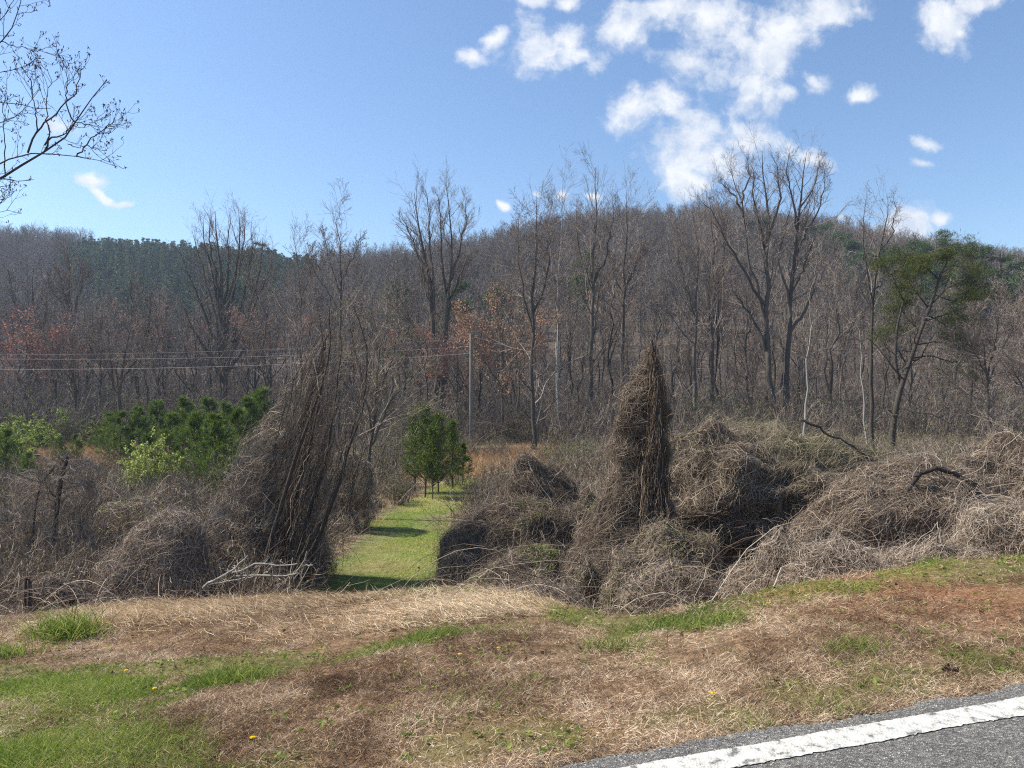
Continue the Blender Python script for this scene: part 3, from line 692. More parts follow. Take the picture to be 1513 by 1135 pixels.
vine_mass('vine_mound', 'small pointed vine peak on the low bank right of centre', [(790, 1150, 0), (797, 1150, 12), (812, 1150, 27), (832, 1148, 45), (855, 1145, 68), (885, 1142, 90)], 9.6, dens=560, hang=0.8, seed=16, shift=0.2, thick=0.0045, length=0.8, amp=0.05)
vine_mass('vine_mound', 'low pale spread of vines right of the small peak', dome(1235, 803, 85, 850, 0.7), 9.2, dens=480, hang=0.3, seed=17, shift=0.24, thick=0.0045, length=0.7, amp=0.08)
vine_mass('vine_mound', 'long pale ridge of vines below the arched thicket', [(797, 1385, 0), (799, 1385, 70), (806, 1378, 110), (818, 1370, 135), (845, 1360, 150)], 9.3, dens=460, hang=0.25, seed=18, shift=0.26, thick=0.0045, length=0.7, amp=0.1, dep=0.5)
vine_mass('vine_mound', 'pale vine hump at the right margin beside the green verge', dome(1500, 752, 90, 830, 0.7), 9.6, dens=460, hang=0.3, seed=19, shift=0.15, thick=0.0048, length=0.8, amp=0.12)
# --- left side
vine_mass('vine_mound', 'dark hummock of vines left of the leaning thicket', [(762, 250, 0), (765, 250, 24), (782, 247, 44), (810, 240, 62), (840, 228, 82), (870, 222, 95)], 16.0, dens=330, hang=0.5, seed=20, shift=0.2, thick=0.0062, length=1.0, amp=0.12)
vine_mass('vine_mound', 'grey brush dome behind the dark left hummock', dome(255, 700, 52, 800, 0.4), 25, dens=38, core=False, seed=21, shift=0.12, thick=0.009, amp=0.2, length=1.4)
vine_mass('vine_mound', 'shaggy low brush at the left margin behind the brow', dome(20, 765, 95, 860, 0.6), 19, dens=36, core=False, seed=22, shift=0.15, thick=0.008, amp=0.4, hang=0.5, length=1.2)
vine_mass('vine_mound', 'loose brown brush between the left arch and the dark hummock', dome(165, 750, 75, 860, 0.6), 20.5, dens=34, core=False, seed=23, shift=0.15, thick=0.008, amp=0.35, hang=0.6, length=1.2, green=20)
vine_mass('vine_mound', 'low vine heap covering a short dark stump at the far left', dome(78, 853, 48, 895, 0.5), 13.2, dens=330, seed=24, shift=0.12, thick=0.0055, amp=0.08, length=0.6)
vine_mass('vine_mound', 'low brush filling the hollow in front of the left arch', dome(110, 825, 120, 875, 0.6), 16.5, dens=90, core=False, seed=25, shift=0.14, thick=0.006, amp=0.25, length=0.9, green=25)
# dry brush along the left side of the path
vine_mass('brush_mound', 'dry twiggy brush between the leaning thicket and the grass path', dome(520, 668, 42, 775, 0.5), 25, cat='brush', dens=90, hang=0.6, seed=26, shift=0.12, thick=0.008, amp=0.45, length=1.3, core=False, group='dry brush beside the path')
vine_mass('brush_mound', 'low dry brush edging the grass path at the leaning thicket foot', dome(474, 775, 28, 845, 0.5), 19.0, cat='brush', dens=120, hang=0.5, seed=27, shift=0.12, thick=0.007, amp=0.35, length=1.0, core=False, group='dry brush beside the path')
vine_mass('brush_mound', 'brown brush in front of the young cedars', dome(548, 722, 34, 768, 0.5), 30, cat='brush', dens=90, hang=0.5, seed=28, shift=0.12, thick=0.01, amp=0.4, length=1.4, core=False, group='dry brush beside the path')

# --- the leaning thicket
def px_line(pts, Y, y2=None, K=12):
    n = len(pts); y2 = Y if y2 is None else y2
    return resample([P3(p[0], p[1], Y+(y2-Y)*i/(n-1)) for i, p in enumerate(pts)], K)
def leaning_thicket():
    Y = 18.3
    prof = [(490, 482, 0), (500, 480, 8), (530, 474, 24), (565, 466, 38), (600, 454, 52), (650, 434, 66), (700, 414, 76), (780, 388, 86), (830, 376, 94), (862, 372, 98)]
    root, Lh = vine_mass('leaning_thicket', 'tall leaning thicket of dark stems hung with dead vines, left of the grass path', prof, Y, cat='thicket', group=None,
                         topthin=0.85, dens=125, hang=0.5, amp=0.14, freq=2.2, seed=30, shift=0.2, thick=0.0066, length=0.9, dep=0.75, coreoff=-0.75)
    st = [[(391, 850), (395, 815), (411, 764), (428, 705), (439, 668), (459, 616), (481, 553), (489, 510), (486, 470), (488, 440)],
          [(440, 850), (455, 822), (474, 787), (500, 716), (515, 665), (533, 613), (540, 575), (542, 535), (537, 491), (522, 452)],
          [(430, 850), (441, 812), (452, 768), (478, 690), (490, 620), (500, 560), (505, 500)],
          [(450, 850), (462, 812), (485, 750), (508, 690), (520, 640), (532, 600)],
          [(415, 850), (424, 800), (436, 740), (452, 680), (470, 600), (478, 520), (470, 450)],
          [(420, 852), (446, 790), (468, 725), (488, 660), (500, 610)],
          [(400, 850), (415, 790), (435, 725), (455, 655), (475, 580)]]
    P = []; R = []
    for i, s in enumerate(st):
        a = 16.9+0.14*i if i < 6 else 17.4
        P.append(px_line(s, a-0.15, a+0.1, 14)); r = [0.065, 0.062, 0.055, 0.05, 0.055, 0.045, 0.05][i]
        R.append(r*np.linspace(1, 0.12, 14))
    P = np.array(P); R = np.array(R); P[1:, 1:-1] += rng.normal(size=(6, 12, 3))*0.02
    P[:, 0, 2] -= 0.5
    mb = MB(); strands(mb, P, R, 8, tint=0.4)
    mb.build('stems', DARKB, root, smooth=True, loc=Lh.base)
    # bare branches from the stems
    mb = MB(); m = 16; b0 = np.stack([rng.uniform(-0.75, 0.55, m)+Lh.base[0], rng.uniform(17.2, 19.2, m), np.full(m, Lh.base[2]-0.2)], -1); b1 = b0+np.stack([rng.uniform(1.0, 1.9, m), rng.normal(size=m)*0.3, rng.uniform(3.2, 5.6, m)], -1)
    u_ = np.linspace(0, 1, 10)[None, :, None]; Q = b0[:, None]*(1-u_)+b1[:, None]*u_+np.cumsum(rng.normal(size=(m, 10, 3)), 1)*0.035; strands(mb, Q, rng.uniform(0.012, 0.03, (m, 1))*np.linspace(1, 0.3, 10)[None], 5, tint=0.4); mb.build('thin_stems', DARKB, root, loc=Lh.base)
    A, AR = grow(P, R, 9, 0.5, 1.0, 0.7, 0.22, 8, 0.10, 0.16, rr=0.4)
    B, BR = grow(A, AR, 6, 0.2, 1, 0.6, 0.6, 6, 0.05, 0.2, rr=0.6, minr=0.004)
    C, CR = grow(B, BR, 3, 0.2, 1, 0.6, 0.6, 4, 0.05, 0.2, rr=0.8, minr=0.003)
    mb = MB(); strands(mb, A, AR, 4); strands(mb, B, BR, 3); strands(mb, C, CR, 2)
    mb.build('branches', TWIG, root, loc=Lh.base)
    # ropes of vine hanging along the dark side, following the lean
    mb = MB(); n = 260; K = 10
    top = np.stack([rng.uniform(0.25, 0.95, n)], 1)[:, 0]; i = rng.integers(0, len(P), n)
    a = at_t(P, i, top); bt = np.maximum(0.02, top-rng.uniform(0.2, 0.6, n)); b = at_t(P, i, bt)
    o = rng.normal(size=(n, 1, 3))*np.array([0.3, 0.3, 0.05]); u = np.linspace(0, 1, K)[None, :, None]
    Q = a[:, None]*(1-u)+b[:, None]*u+o+rng.normal(size=(n, K, 3))*0.04; Q[..., 0] -= 0.12*np.sin(u[..., 0]*PI)
    strands(mb, Q, rng.uniform(0.003, 0.008, (n, 1))*np.ones((1, K)), 3, tint=np.clip(rng.normal(size=n)*0.2+0.26, 0, 1))
    mb.build('hanging_vines', VINE, root, loc=Lh.base)
leaning_thicket()
def snag():
    Y = 14.2
    prof = [(510, 963, 0), (520, 963, 4), (540, 963, 12), (570, 960, 23), (620, 953, 38), (680, 946, 50), (740, 936, 60), (800, 922, 74), (850, 918, 84)]
    root, Lh = vine_mass('vine_snag', 'tall pointed dead trunk wrapped in hanging vines, centre right of the meadow', prof, Y, cat='dead tree', group=None, dens=330, hang=0.65, amp=0.12, freq=2.4, shift=-0.07, seed=31, thick=0.0058, length=1.4, dep=0.7, coreoff=-0.20)
    P = px_line([(972, 790), (974, 700), (974, 620), (970, 560), (963, 503)], Y-0.8, Y-0.4, 14)[None]
    P2 = px_line([(958, 760), (964, 680), (966, 620), (964, 565)], Y-0.75, Y-0.4, 14)[None]
    P = np.concatenate([P, P2]); R = np.array([np.linspace(0.13, 0.02, 14), np.linspace(0.08, 0.03, 14)])*rng.uniform(0.9, 1.1, (2, 14)); P[:, 0, 2] -= 0.6
    mb = MB(); strands(mb, P, R, 9, tint=0.3); mb.build('trunk', DARKB, root, smooth=True, loc=Lh.base)
    A, AR = grow(P, R*0.3, 8, 0.4, 1.0, 0.9, 0.22, 8, 0.05, 0.3, rr=0.3)
    B, BR = grow(A, AR, 4, 0.2, 1, 0.7, 0.6, 5, 0.0, 0.3, rr=0.7, minr=0.003)
    mb = MB(); strands(mb, A, AR, 4); strands(mb, B, BR, 3); mb.build('twigs', TWIG, root, loc=Lh.base)
    # shaggy vertical strands on the dark trunk
    mb = MB(); n = 620; K = 9; i = rng.integers(0, 2, n); t = rng.uniform(0.15, 1, n); a = at_t(P, i, t); ang = rng.uniform(0, 2*PI, n); rr = rng.uniform(0.03, 0.26, n)*np.clip(1.15-t, 0.1, 1)
    u = np.linspace(0, 1, K)[None]; L = rng.uniform(0.3, 1.2, n)[:, None]
    Q = np.stack([a[:, :1]+(rr*np.cos(ang))[:, None]*(1+u*0.4), a[:, 1:2]+(rr*np.sin(ang))[:, None]*(1+u*0.4), a[:, 2:]-L*u], -1)+np.cumsum(rng.normal(size=(n, K, 3)), 1)*0.022
    strands(mb, Q, rng.uniform(0.003, 0.008, (n, 1))*np.ones((1, K)), 3, tint=np.clip(rng.normal(size=n)*0.17+0.2, 0, 1)); mb.build('hanging_vines', VINE, root, loc=Lh.base)
snag()
def left_arch():
    Y = 18.5
    prof = [(668, 102, 0), (672, 100, 26), (684, 98, 48), (704, 95, 62), (735, 92, 66), (775, 88, 62), (830, 85, 60), (868, 85, 62)]
    root, Lh = vine_mass('vine_arch', 'vine-hung small tree forming a shaggy arch at the left', prof, Y, cat='thicket', group=None, dens=44, hang=0.85, amp=0.22, seed=32, shift=0.15, thick=0.0065, length=1.3, dep=0.7, core=False, see=1.0)
    P = np.array([px_line([(78, 860), (80, 800), (84, 750), (92, 700), (100, 676)], Y-0.4, Y-0.2, 12), px_line([(50, 865), (48, 800), (52, 750), (60, 715), (80, 690)], Y-0.2, Y, 12)])
    R = np.array([np.linspace(0.09, 0.04, 12), np.linspace(0.035, 0.02, 12)])
    mb = MB(); strands(mb, P, R, 8, tint=0.3); mb.build('trunk', DARKB, root, smooth=True, loc=Lh.base)
    A, AR = grow(P[:1], R[:1], 14, 0.6, 1.0, 1.1, 0.45, 9, -0.10, 0.2, rr=0.4); B, BR = grow(A, AR, 6, 0.1, 1, 0.7, 0.5, 6, -0.08, 0.2, rr=0.6, minr=0.004)
    mb = MB(); strands(mb, A, AR, 4); strands(mb, B, BR, 3); mb.build('branches', TWIG, root, loc=Lh.base)
left_arch()
def stump(px, top, bot, Y, r, label):
    P = px_line([(px, bot), (px-1, (top+bot)/2), (px-2, top)], Y, Y, 6)[None]; P[:, 0, 2] -= 0.4
    b = (P[0, 0, 0], Y, H(P[0, 0, 0], Y)); root = thing('stump', b, label, 'stump')
    mb = MB(); strands(mb, P, (r*np.array([1.3, 1.05, 1, 0.98, 0.95, 0.7]))[None], 10, tint=0.3); mb.build('trunk', DARKB, root, smooth=True, loc=b)
    mb = MB(); n = 60; a = rng.uniform(0, 2*PI, n); z = rng.uniform(0.2, 1, n); C = at_t(P, np.zeros(n, int), z); u = np.linspace(0, 1, 6)[None]
    Q = np.stack([C[:, :1]+(np.cos(a)*r)[:, None]*(1+0.3*u), C[:, 1:2]+(np.sin(a)*r)[:, None]*(1+0.3*u), C[:, 2:]-0.3*u], -1)
    strands(mb, Q, 0.006, 3); mb.build('vines', VINE, root, loc=b)
stump(42, 856, 890, 12.6, 0.06, 'short dark stump at the far left brow')
def bent_trunk():
    Y = 13.6
    P = px_line([(1320, 800), (1335, 735), (1358, 700), (1385, 690), (1415, 702), (1440, 718), (1460, 742), (1470, 775), (1472, 800)], Y, Y, 20)[None]
    b = (P[0, 0, 0], Y, H(P[0, 0, 0], Y)); root = thing('bent_trunk', b, 'dark bent trunk arching out of the right vine thicket', 'dead tree')
    R = np.linspace(0.05, 0.035, 20)[None]; mb = MB(); strands(mb, P+rng.normal(size=P.shape)*0.015, R, 8, tint=0.3); mb.build('trunk', DARKB, root, smooth=True, loc=b)
    A, AR = grow(P, R, 26, 0.3, 1, 0.9, 0.22, 8, -0.05, 0.25, rr=0.3); B, BR = grow(A, AR, 5, 0.2, 1, 0.7, 0.6, 5, 0, 0.3, rr=0.6, minr=0.003)
    mb = MB(); strands(mb, A, AR, 4); strands(mb, B, BR, 3); mb.build('branches', TWIG, root, loc=b)
bent_trunk()
def leaning_log(pts, Y, r, label, name='fallen_limb'):
    P = px_line(pts, Y, Y-1, 14)[None]; b = (P[0, 0, 0], Y, H(P[0, 0, 0], Y)); root = thing(name, b, label, 'fallen branch')
    R = np.linspace(r, r*0.4, 14)[None]; mb = MB(); strands(mb, P+rng.normal(size=P.shape)*0.03, R, 7, tint=0.4); mb.build('limb', DARKB, root, smooth=True, loc=b)
    A, AR = grow(P, R, 14, 0.2, 1, 0.9, 0.2, 7, 0, 0.25, rr=0.4); mb = MB(); strands(mb, A, AR, 3); mb.build('twigs', TWIG, root, loc=b)
leaning_log([(1185, 622), (1225, 640), (1270, 665), (1300, 690), (1320, 712)], 24, 0.045, 'dark limb slanting down through the olive brush right of centre')
leaning_log([(1205, 690), (1225, 705), (1240, 722)], 20, 0.05, 'short dark limb poking from the big vine dome')
def fallen_branches():
    Y = 14.6
    tr = [[(300, 868), (330, 850), (350, 838), (368, 822)], [(346, 848), (380, 832), (408, 836), (440, 833)], [(350, 852), (400, 850), (425, 853), (440, 845), (452, 825), (454, 815)],
          [(345, 836), (352, 852)], [(393, 848), (402, 838)], [(300, 866), (340, 858), (380, 852)], [(452, 835), (462, 835)]]
    P = np.array([px_line(t, Y+0.1*i, Y-0.3, 10) for i, t in enumerate(tr)]); b = (P[0, 0, 0], Y, H(P[0, 0, 0], Y))
    root = thing('fallen_branch', b, 'pale bare fallen branches at the foot of the leaning thicket', 'fallen branch')
    mb = MB(); R = np.array([0.032, 0.024, 0.026, 0.016, 0.013, 0.018, 0.011])[:, None]*np.linspace(1, 0.5, 10)[None]
    strands(mb, P+rng.normal(size=P.shape)*0.012, R, 6, tint=0.5); mb.build('limbs', PALE, root, smooth=True, loc=b)
    A, AR = grow(P, R, 5, 0.2, 1, 0.8, 0.35, 6, 0.0, 0.3, rr=0.5, minr=0.003); mb = MB(); strands(mb, A, AR, 3); mb.build('twigs', PALE, root, loc=b)
fallen_branches()
def canes():
    n = 5600; y = 6.5+17*rng.uniform(0, 1, n)**1.2; x = rng.uniform(-0.82, 0.82, n)*y; d = road_d(x, y)
    k = (d > brow(x)+0.15)*(np.abs(x+3.35) > 1.95)*(rng.uniform(0, 1, n) < np.clip(0.55+0.6*nz(N2, x, y, 0.8), 0, 1)); x, y = x[k], y[k]; n = len(x); K = 9
    az = rng.uniform(0, 2*PI, n); L = rng.uniform(0.5, 2.4, n); u = np.linspace(0, 1, K)[None]
    X = x[:, None]+np.cos(az)[:, None]*L[:, None]*u+np.cumsum(rng.normal(size=(n, K)), 1)*0.03; Yy = y[:, None]+np.sin(az)[:, None]*L[:, None]*u*0.7+np.cumsum(rng.normal(size=(n, K)), 1)*0.03
    hh = rng.uniform(0.1, 0.45, n)[:, None]*L[:, None]**0.6
    Z = np.maximum(height(X, Yy), height(x, y)[:, None]*0.5+height(X, Yy)*0.5)+hh*np.sin(u*PI)**0.7+rng.uniform(0, 0.5, n)[:, None]*(y[:, None] > 11)+0.01
    mb = MB(); strands(mb, np.stack([X, Yy, Z], -1), (rng.uniform(0.0025, 0.006, n)*np.clip(y/10, 0.8, 2))[:, None]*np.linspace(1, 0.5, K)[None], 3, tint=np.clip(0.5+0.25*rng.normal(size=n), 0, 1))
    tag(mb.build('bramble_canes', VINE), 'loose dead canes matting the ground between the vine mounds', 'brambles', kind='stuff')
canes()
# ============================================================ HERO TREES
G1 = 'tall bare trees along the edge of the wood'
def fan(bx, by, fx, fy, tops, k=4, bow=0.25):
    """stems leaving the trunk at (fx,fy) towards several tops, bowing outwards"""
    out = []
    for tx, ty in tops:
        pts = []
        for i in range(k+1):
            u = i/k; x = fx+(tx-fx)*(u**(1-bow)); y = fy+(ty-fy)*u; pts.append((x, y))
        out.append(pts)
    return out
hero('tall tree with a wide rounded fan-shaped bare crown, left of the leaning thicket', [[(331, 612), (331, 560), (331, 515), (330, 470), (327, 420), (322, 360), (318, 312)],
     [(331, 545), (318, 500), (298, 450), (276, 400), (265, 372)], [(331, 530), (322, 480), (306, 420), (290, 370), (284, 342)], [(331, 515), (324, 460), (312, 400), (302, 350), (300, 322)], [(331, 500), (334, 440), (338, 380), (338, 312)],
     [(331, 520), (340, 460), (350, 400), (354, 350), (352, 308)], [(331, 540), (346, 490), (362, 430), (372, 380), (372, 325)], [(331, 550), (350, 505), (370, 450), (384, 400), (388, 352)], [(331, 530), (356, 490), (382, 440), (398, 400), (402, 378)],
     [(331, 565), (305, 520), (282, 480), (262, 440)], [(331, 560), (360, 515), (385, 480), (402, 445)], [(330, 480), (322, 430), (312, 370), (310, 316)], [(330, 470), (344, 420), (362, 360), (362, 318)]], 76, 0.40, n=(4, 5, 4, 3), t0=0.5, ang=0.5, up=0.07, l1=0.26)
hero('tall bare tree with two dark trunks behind the young cedars', [[(646, 625), (644, 560), (641, 500), (637, 440), (630, 380), (618, 330), (612, 285)],
     [(650, 625), (655, 560), (658, 490), (662, 430), (668, 370), (664, 310), (658, 268)], [(637, 440), (625, 400), (608, 350), (590, 320)], [(641, 470), (640, 420), (636, 360), (632, 300), (626, 275)],
     [(662, 430), (676, 380), (688, 330), (690, 290)], [(658, 480), (672, 420), (684, 395), (705, 375)], [(660, 440), (652, 380), (650, 320), (646, 285)], [(644, 540), (622, 500), (606, 480), (592, 440)]], 70, 0.38, n=(9, 6, 5, 4), t0=0.45, ang=0.45, up=0.14, l1=0.20)
hero('bare tree with wide low side branches and a narrow top, right of the utility pole', [[(788, 668), (788, 620), (787, 560), (786, 500), (788, 440), (790, 380), (793, 330), (792, 285)],
     [(787, 490), (775, 440), (768, 400), (765, 350), (768, 310)], [(787, 470), (802, 430), (812, 380), (808, 320)]], 52, 0.21, n=(30, 6, 4, 3), t0=0.08, ang=1.0, up=0.07, l1=0.26, minr=0.009)
hero('slender pale grey tree just right of the wide-branched one', [[(824, 640), (824, 560), (825, 480), (826, 400), (829, 330), (832, 264)], [(825, 470), (815, 400), (812, 330), (815, 290)]], 64, 0.19, n=(16, 6, 5, 4), t0=0.3, ang=0.6, l1=0.22, bark=PALE)
hero('straight dark tree with a pointed open crown, between two thinner ones', [[(873, 618), (873, 560), (874, 500), (876, 420), (878, 350), (880, 300), (880, 247)], [(876, 440), (862, 390), (850, 340), (852, 300)], [(877, 420), (895, 380), (906, 330), (905, 290)], [(875, 500), (884, 440), (896, 400)]], 68, 0.30, n=(12, 6, 5, 4), t0=0.4, ang=0.55, l1=0.22, minr=0.008)
hero('dark tree with a narrow feathery crown standing left of the vine snag', [[(920, 600), (920, 520), (922, 440), (924, 380), (928, 330), (926, 284)], [(922, 440), (905, 400), (898, 370)], [(922, 430), (940, 390), (952, 360)]], 72, 0.27, n=(20, 7, 5, 4), t0=0.35, ang=0.5, l1=0.26, minr=0.008)
hero('straight bare tree just right of the vine snag', [[(1027, 622), (1028, 560), (1028, 480), (1030, 410), (1032, 350), (1022, 310)], [(1028, 470), (1012, 420), (1002, 370), (1000, 330)]], 66, 0.24, n=(20, 6, 5, 4), t0=0.35, ang=0.6, l1=0.28, minr=0.008)
hero('straight bare tree tucked beside the broad double-crowned one', [[(1052, 600), (1052, 520), (1052, 440), (1054, 380), (1052, 330), (1048, 285)], [(1053, 450), (1068, 400), (1072, 340), (1062, 290)]], 71, 0.27, n=(20, 6, 5, 4), t0=0.35, ang=0.55, l1=0.24, minr=0.008)
hero('tallest tree with a broad curly bare crown, left of the pair on the right', [[(1143, 612), (1138, 560), (1134, 500), (1132, 440), (1134, 380), (1136, 320), (1128, 262), (1126, 222)],
     [(1134, 500), (1122, 430), (1106, 380), (1098, 330), (1095, 290), (1072, 240)], [(1130, 450), (1100, 400), (1070, 350), (1050, 310), (1030, 290)], [(1134, 400), (1126, 340), (1112, 290), (1118, 240)], [(1136, 350), (1152, 300), (1150, 250), (1140, 225)],
     [(1098, 320), (1085, 290), (1062, 265)], [(1134, 520), (1112, 470), (1090, 440), (1075, 415)], [(1095, 300), (1108, 260), (1104, 232)]], 62, 0.36, n=(6, 6, 5, 3), t0=0.4, ang=0.7, up=0.12, l1=0.22, wob=0.2, minr=0.008)
hero('tall tree with a broad curly bare crown, right of the pair on the right', [[(1158, 612), (1164, 540), (1167, 480), (1170, 430), (1176, 370), (1178, 320), (1186, 270), (1192, 224)],
     [(1168, 470), (1160, 420), (1150, 380), (1160, 335), (1170, 300)], [(1174, 380), (1190, 345), (1206, 320), (1218, 280), (1220, 245)], [(1168, 490), (1190, 460), (1205, 420), (1210, 390)], [(1178, 340), (1170, 290), (1160, 250), (1166, 225)],
     [(1180, 310), (1200, 280), (1212, 240), (1208, 225)], [(1170, 430), (1186, 400), (1198, 370), (1205, 345)]], 62, 0.32, n=(6, 6, 5, 3), t0=0.4, ang=0.7, up=0.12, l1=0.24, wob=0.2, minr=0.008)
hero('gnarled half-dead tree with pale upper limbs, left of the leaning pine', [[(1288, 650), (1288, 580), (1286, 520), (1290, 460), (1292, 420), (1300, 370), (1306, 330), (1316, 300), (1312, 285)],
     [(1290, 450), (1280, 400), (1276, 350), (1278, 300), (1282, 285)], [(1300, 370), (1318, 350), (1322, 310), (1320, 290)], [(1290, 430), (1310, 410), (1335, 395)]], 46, 0.17, n=(8, 5, 4, 3), t0=0.35, ang=0.8, up=0.1, l1=0.24, wob=0.25, bark=BARK, twig=TWIG, minr=0.006)
hero('thin pale crooked tree leaning beside the gnarled half-dead one', [[(1185, 612), (1190, 560), (1196, 500), (1200, 470), (1212, 450), (1232, 440), (1234, 420)], [(1198, 490), (1196, 440), (1204, 400), (1210, 360)]], 50, 0.11, n=(6, 5, 4, 3), t0=0.4, ang=0.8, l1=0.22, wob=0.2, bark=PALE, minr=0.008)
hero('short pale dead snag with crooked limbs left of the leaning pine', [[(1282, 500), (1270, 482), (1258, 465), (1250, 440), (1238, 420), (1226, 410)]], 47, 0.09, n=(6, 4, 3, 0), t0=0.4, l1=0.3, wob=0.3, bark=PALE, name='dead_limb_tree')
hero('dark low forked tree in front of the wood at the left', [[(175, 612), (175, 580), (180, 550), (184, 520), (192, 490), (200, 465)], [(175, 590), (165, 560), (155, 530), (140, 505), (128, 490)], [(178, 565), (195, 540), (212, 520), (222, 500)], [(168, 570), (160, 520), (158, 490)]], 58, 0.22, n=(12, 6, 5, 3), t0=0.35, ang=0.8, up=0.08, l1=0.3, wob=0.18)
hero('tall hazy bare tree rising above the left wood', [[(106, 600), (106, 540), (105, 480), (104, 430), (102, 395), (100, 368)], [(105, 480), (92, 430), (86, 395)], [(106, 470), (120, 430), (126, 390)]], 96, 0.55, n=(16, 7, 5, 3), t0=0.4, ang=0.6, l1=0.28, minr=0.015)
hero('white-barked thin tree beside the left face of the leaning thicket', [[(436, 590), (430, 545), (426, 500), (420, 470)], [(432, 560), (440, 500), (446, 460), (456, 440)]], 40, 0.075, n=(8, 5, 4, 2), t0=0.3, ang=0.7, l1=0.3, bark=PALE, wob=0.2, minr=0.007)
hero('slim tree with a wispy top above the leaning thicket', [[(500, 600), (500, 520), (502, 440), (505, 380), (498, 330), (496, 305)], [(502, 430), (486, 380), (478, 340)], [(503, 420), (520, 385), (535, 350)], [(502, 460), (470, 410), (452, 370)]], 55, 0.17, n=(12, 6, 5, 3), t0=0.35, ang=0.65, l1=0.26, wob=0.15, minr=0.01)
hero('slim wispy tree left of the leaning thicket top', [[(446, 600), (446, 520), (445, 440), (440, 380), (432, 345)], [(445, 450), (460, 400), (462, 365)]], 60, 0.15, n=(12, 6, 5, 3), t0=0.35, ang=0.65, l1=0.26, wob=0.15, minr=0.01)
hero('tangled tree with olive twigs and long drooping branches behind the leaning thicket', [[(538, 760), (545, 690), (552, 620), (560, 560), (560, 500), (548, 455)], [(548, 660), (580, 590), (605, 560), (640, 535)], [(552, 610), (575, 540), (590, 490), (585, 455)], [(550, 640), (535, 560), (520, 500), (525, 460)]], 27, 0.09, n=(14, 7, 5, 2), t0=0.25, ang=0.8, up=0.05, l1=0.34, wob=0.16, minr=0.004, twig=VINE,
     extra=bud_extra(LEAFO, 900, 0.035, spread=0.12, name='catkins'))
hero('bare spreading tree at the right margin behind the vine bank', [[(1462, 640), (1460, 590), (1456, 540), (1450, 500), (1440, 465)], [(1459, 570), (1480, 520), (1500, 480), (1512, 450)], [(1457, 550), (1430, 510), (1415, 480)], [(1458, 560), (1470, 500), (1478, 450), (1482, 425)]], 42, 0.15, n=(18, 8, 5, 3), t0=0.25, ang=0.8, up=0.06, l1=0.35, wob=0.15, minr=0.008)
hero('dense bare tree cut by the right edge of the picture', [[(1535, 690), (1530, 620), (1522, 560), (1515, 510), (1510, 470)], [(1528, 600), (1500, 550), (1490, 520)], [(1526, 620), (1545, 560), (1550, 500)]], 34, 0.14, n=(18, 8, 5, 3), t0=0.2, ang=0.8, up=0.06, l1=0.35, wob=0.16, minr=0.007)
hero('straight thin tree with a bare trunk between the snag and the double-crowned tree', [[(1105, 600), (1104, 540), (1103, 480), (1104, 420)], [(1104, 500), (1115, 450), (1120, 420)]], 74, 0.2, n=(12, 6, 5, 3), t0=0.4, l1=0.3)

# red-budded trees
def redtree(label, px, py, Y, hpx, r0, mat, nb, size=0.10, lean=0):
    hero(label, [[(px, py), (px+lean*0.3, py-hpx*0.4), (px+lean, py-hpx*0.95)], [(px, py-hpx*0.2), (px-hpx*0.25, py-hpx*0.6), (px-hpx*0.35, py-hpx*0.85)], [(px, py-hpx*0.25), (px+hpx*0.28, py-hpx*0.6), (px+hpx*0.38, py-hpx*0.8)]],
         Y, r0, n=(12, 6, 5, 2), t0=0.25, ang=0.7, up=0.08, l1=0.33, name='budding_tree', group='trees budding red or orange in the wood', extra=bud_extra(mat, nb, size, spread=0.22), minr=0.01)
redtree('orange-budded tree behind the top of the utility pole, right side', 742, 610, 62, 175, 0.16, ORBUD, 2600)
redtree('red-budded tree between the two-trunk tree and the utility pole', 676, 610, 66, 130, 0.14, REDBUD, 1500)
redtree('small red-budded tree just left of the two-trunk tree', 622, 600, 68, 120, 0.13, REDBUD, 700)
redtree('red-budded tree at the far left of the wood', 38, 600, 70, 135, 0.15, REDBUD, 2400)
redtree('low bright red-budded tree second from the left margin', 80, 590, 74, 95, 0.12, REDBUD, 1500)
redtree('dull red-budded tree between the hazy tree and the forked tree', 150, 600, 78, 150, 0.15, REDBUD, 900)
redtree('reddish tree left of the white-barked thin tree', 400, 600, 70, 160, 0.15, REDBUD, 900)
redtree('faint reddish tree behind the fan-shaped crown', 240, 600, 84, 150, 0.15, REDBUD, 800)
redtree('small orange-red tree on the slope right of the straight dark tree', 902, 520, 120, 95, 0.15, ORBUD, 700, 0.14)
redtree('small reddish bush tree behind the straight tree right of the snag', 1085, 560, 90, 70, 0.1, REDBUD, 400)

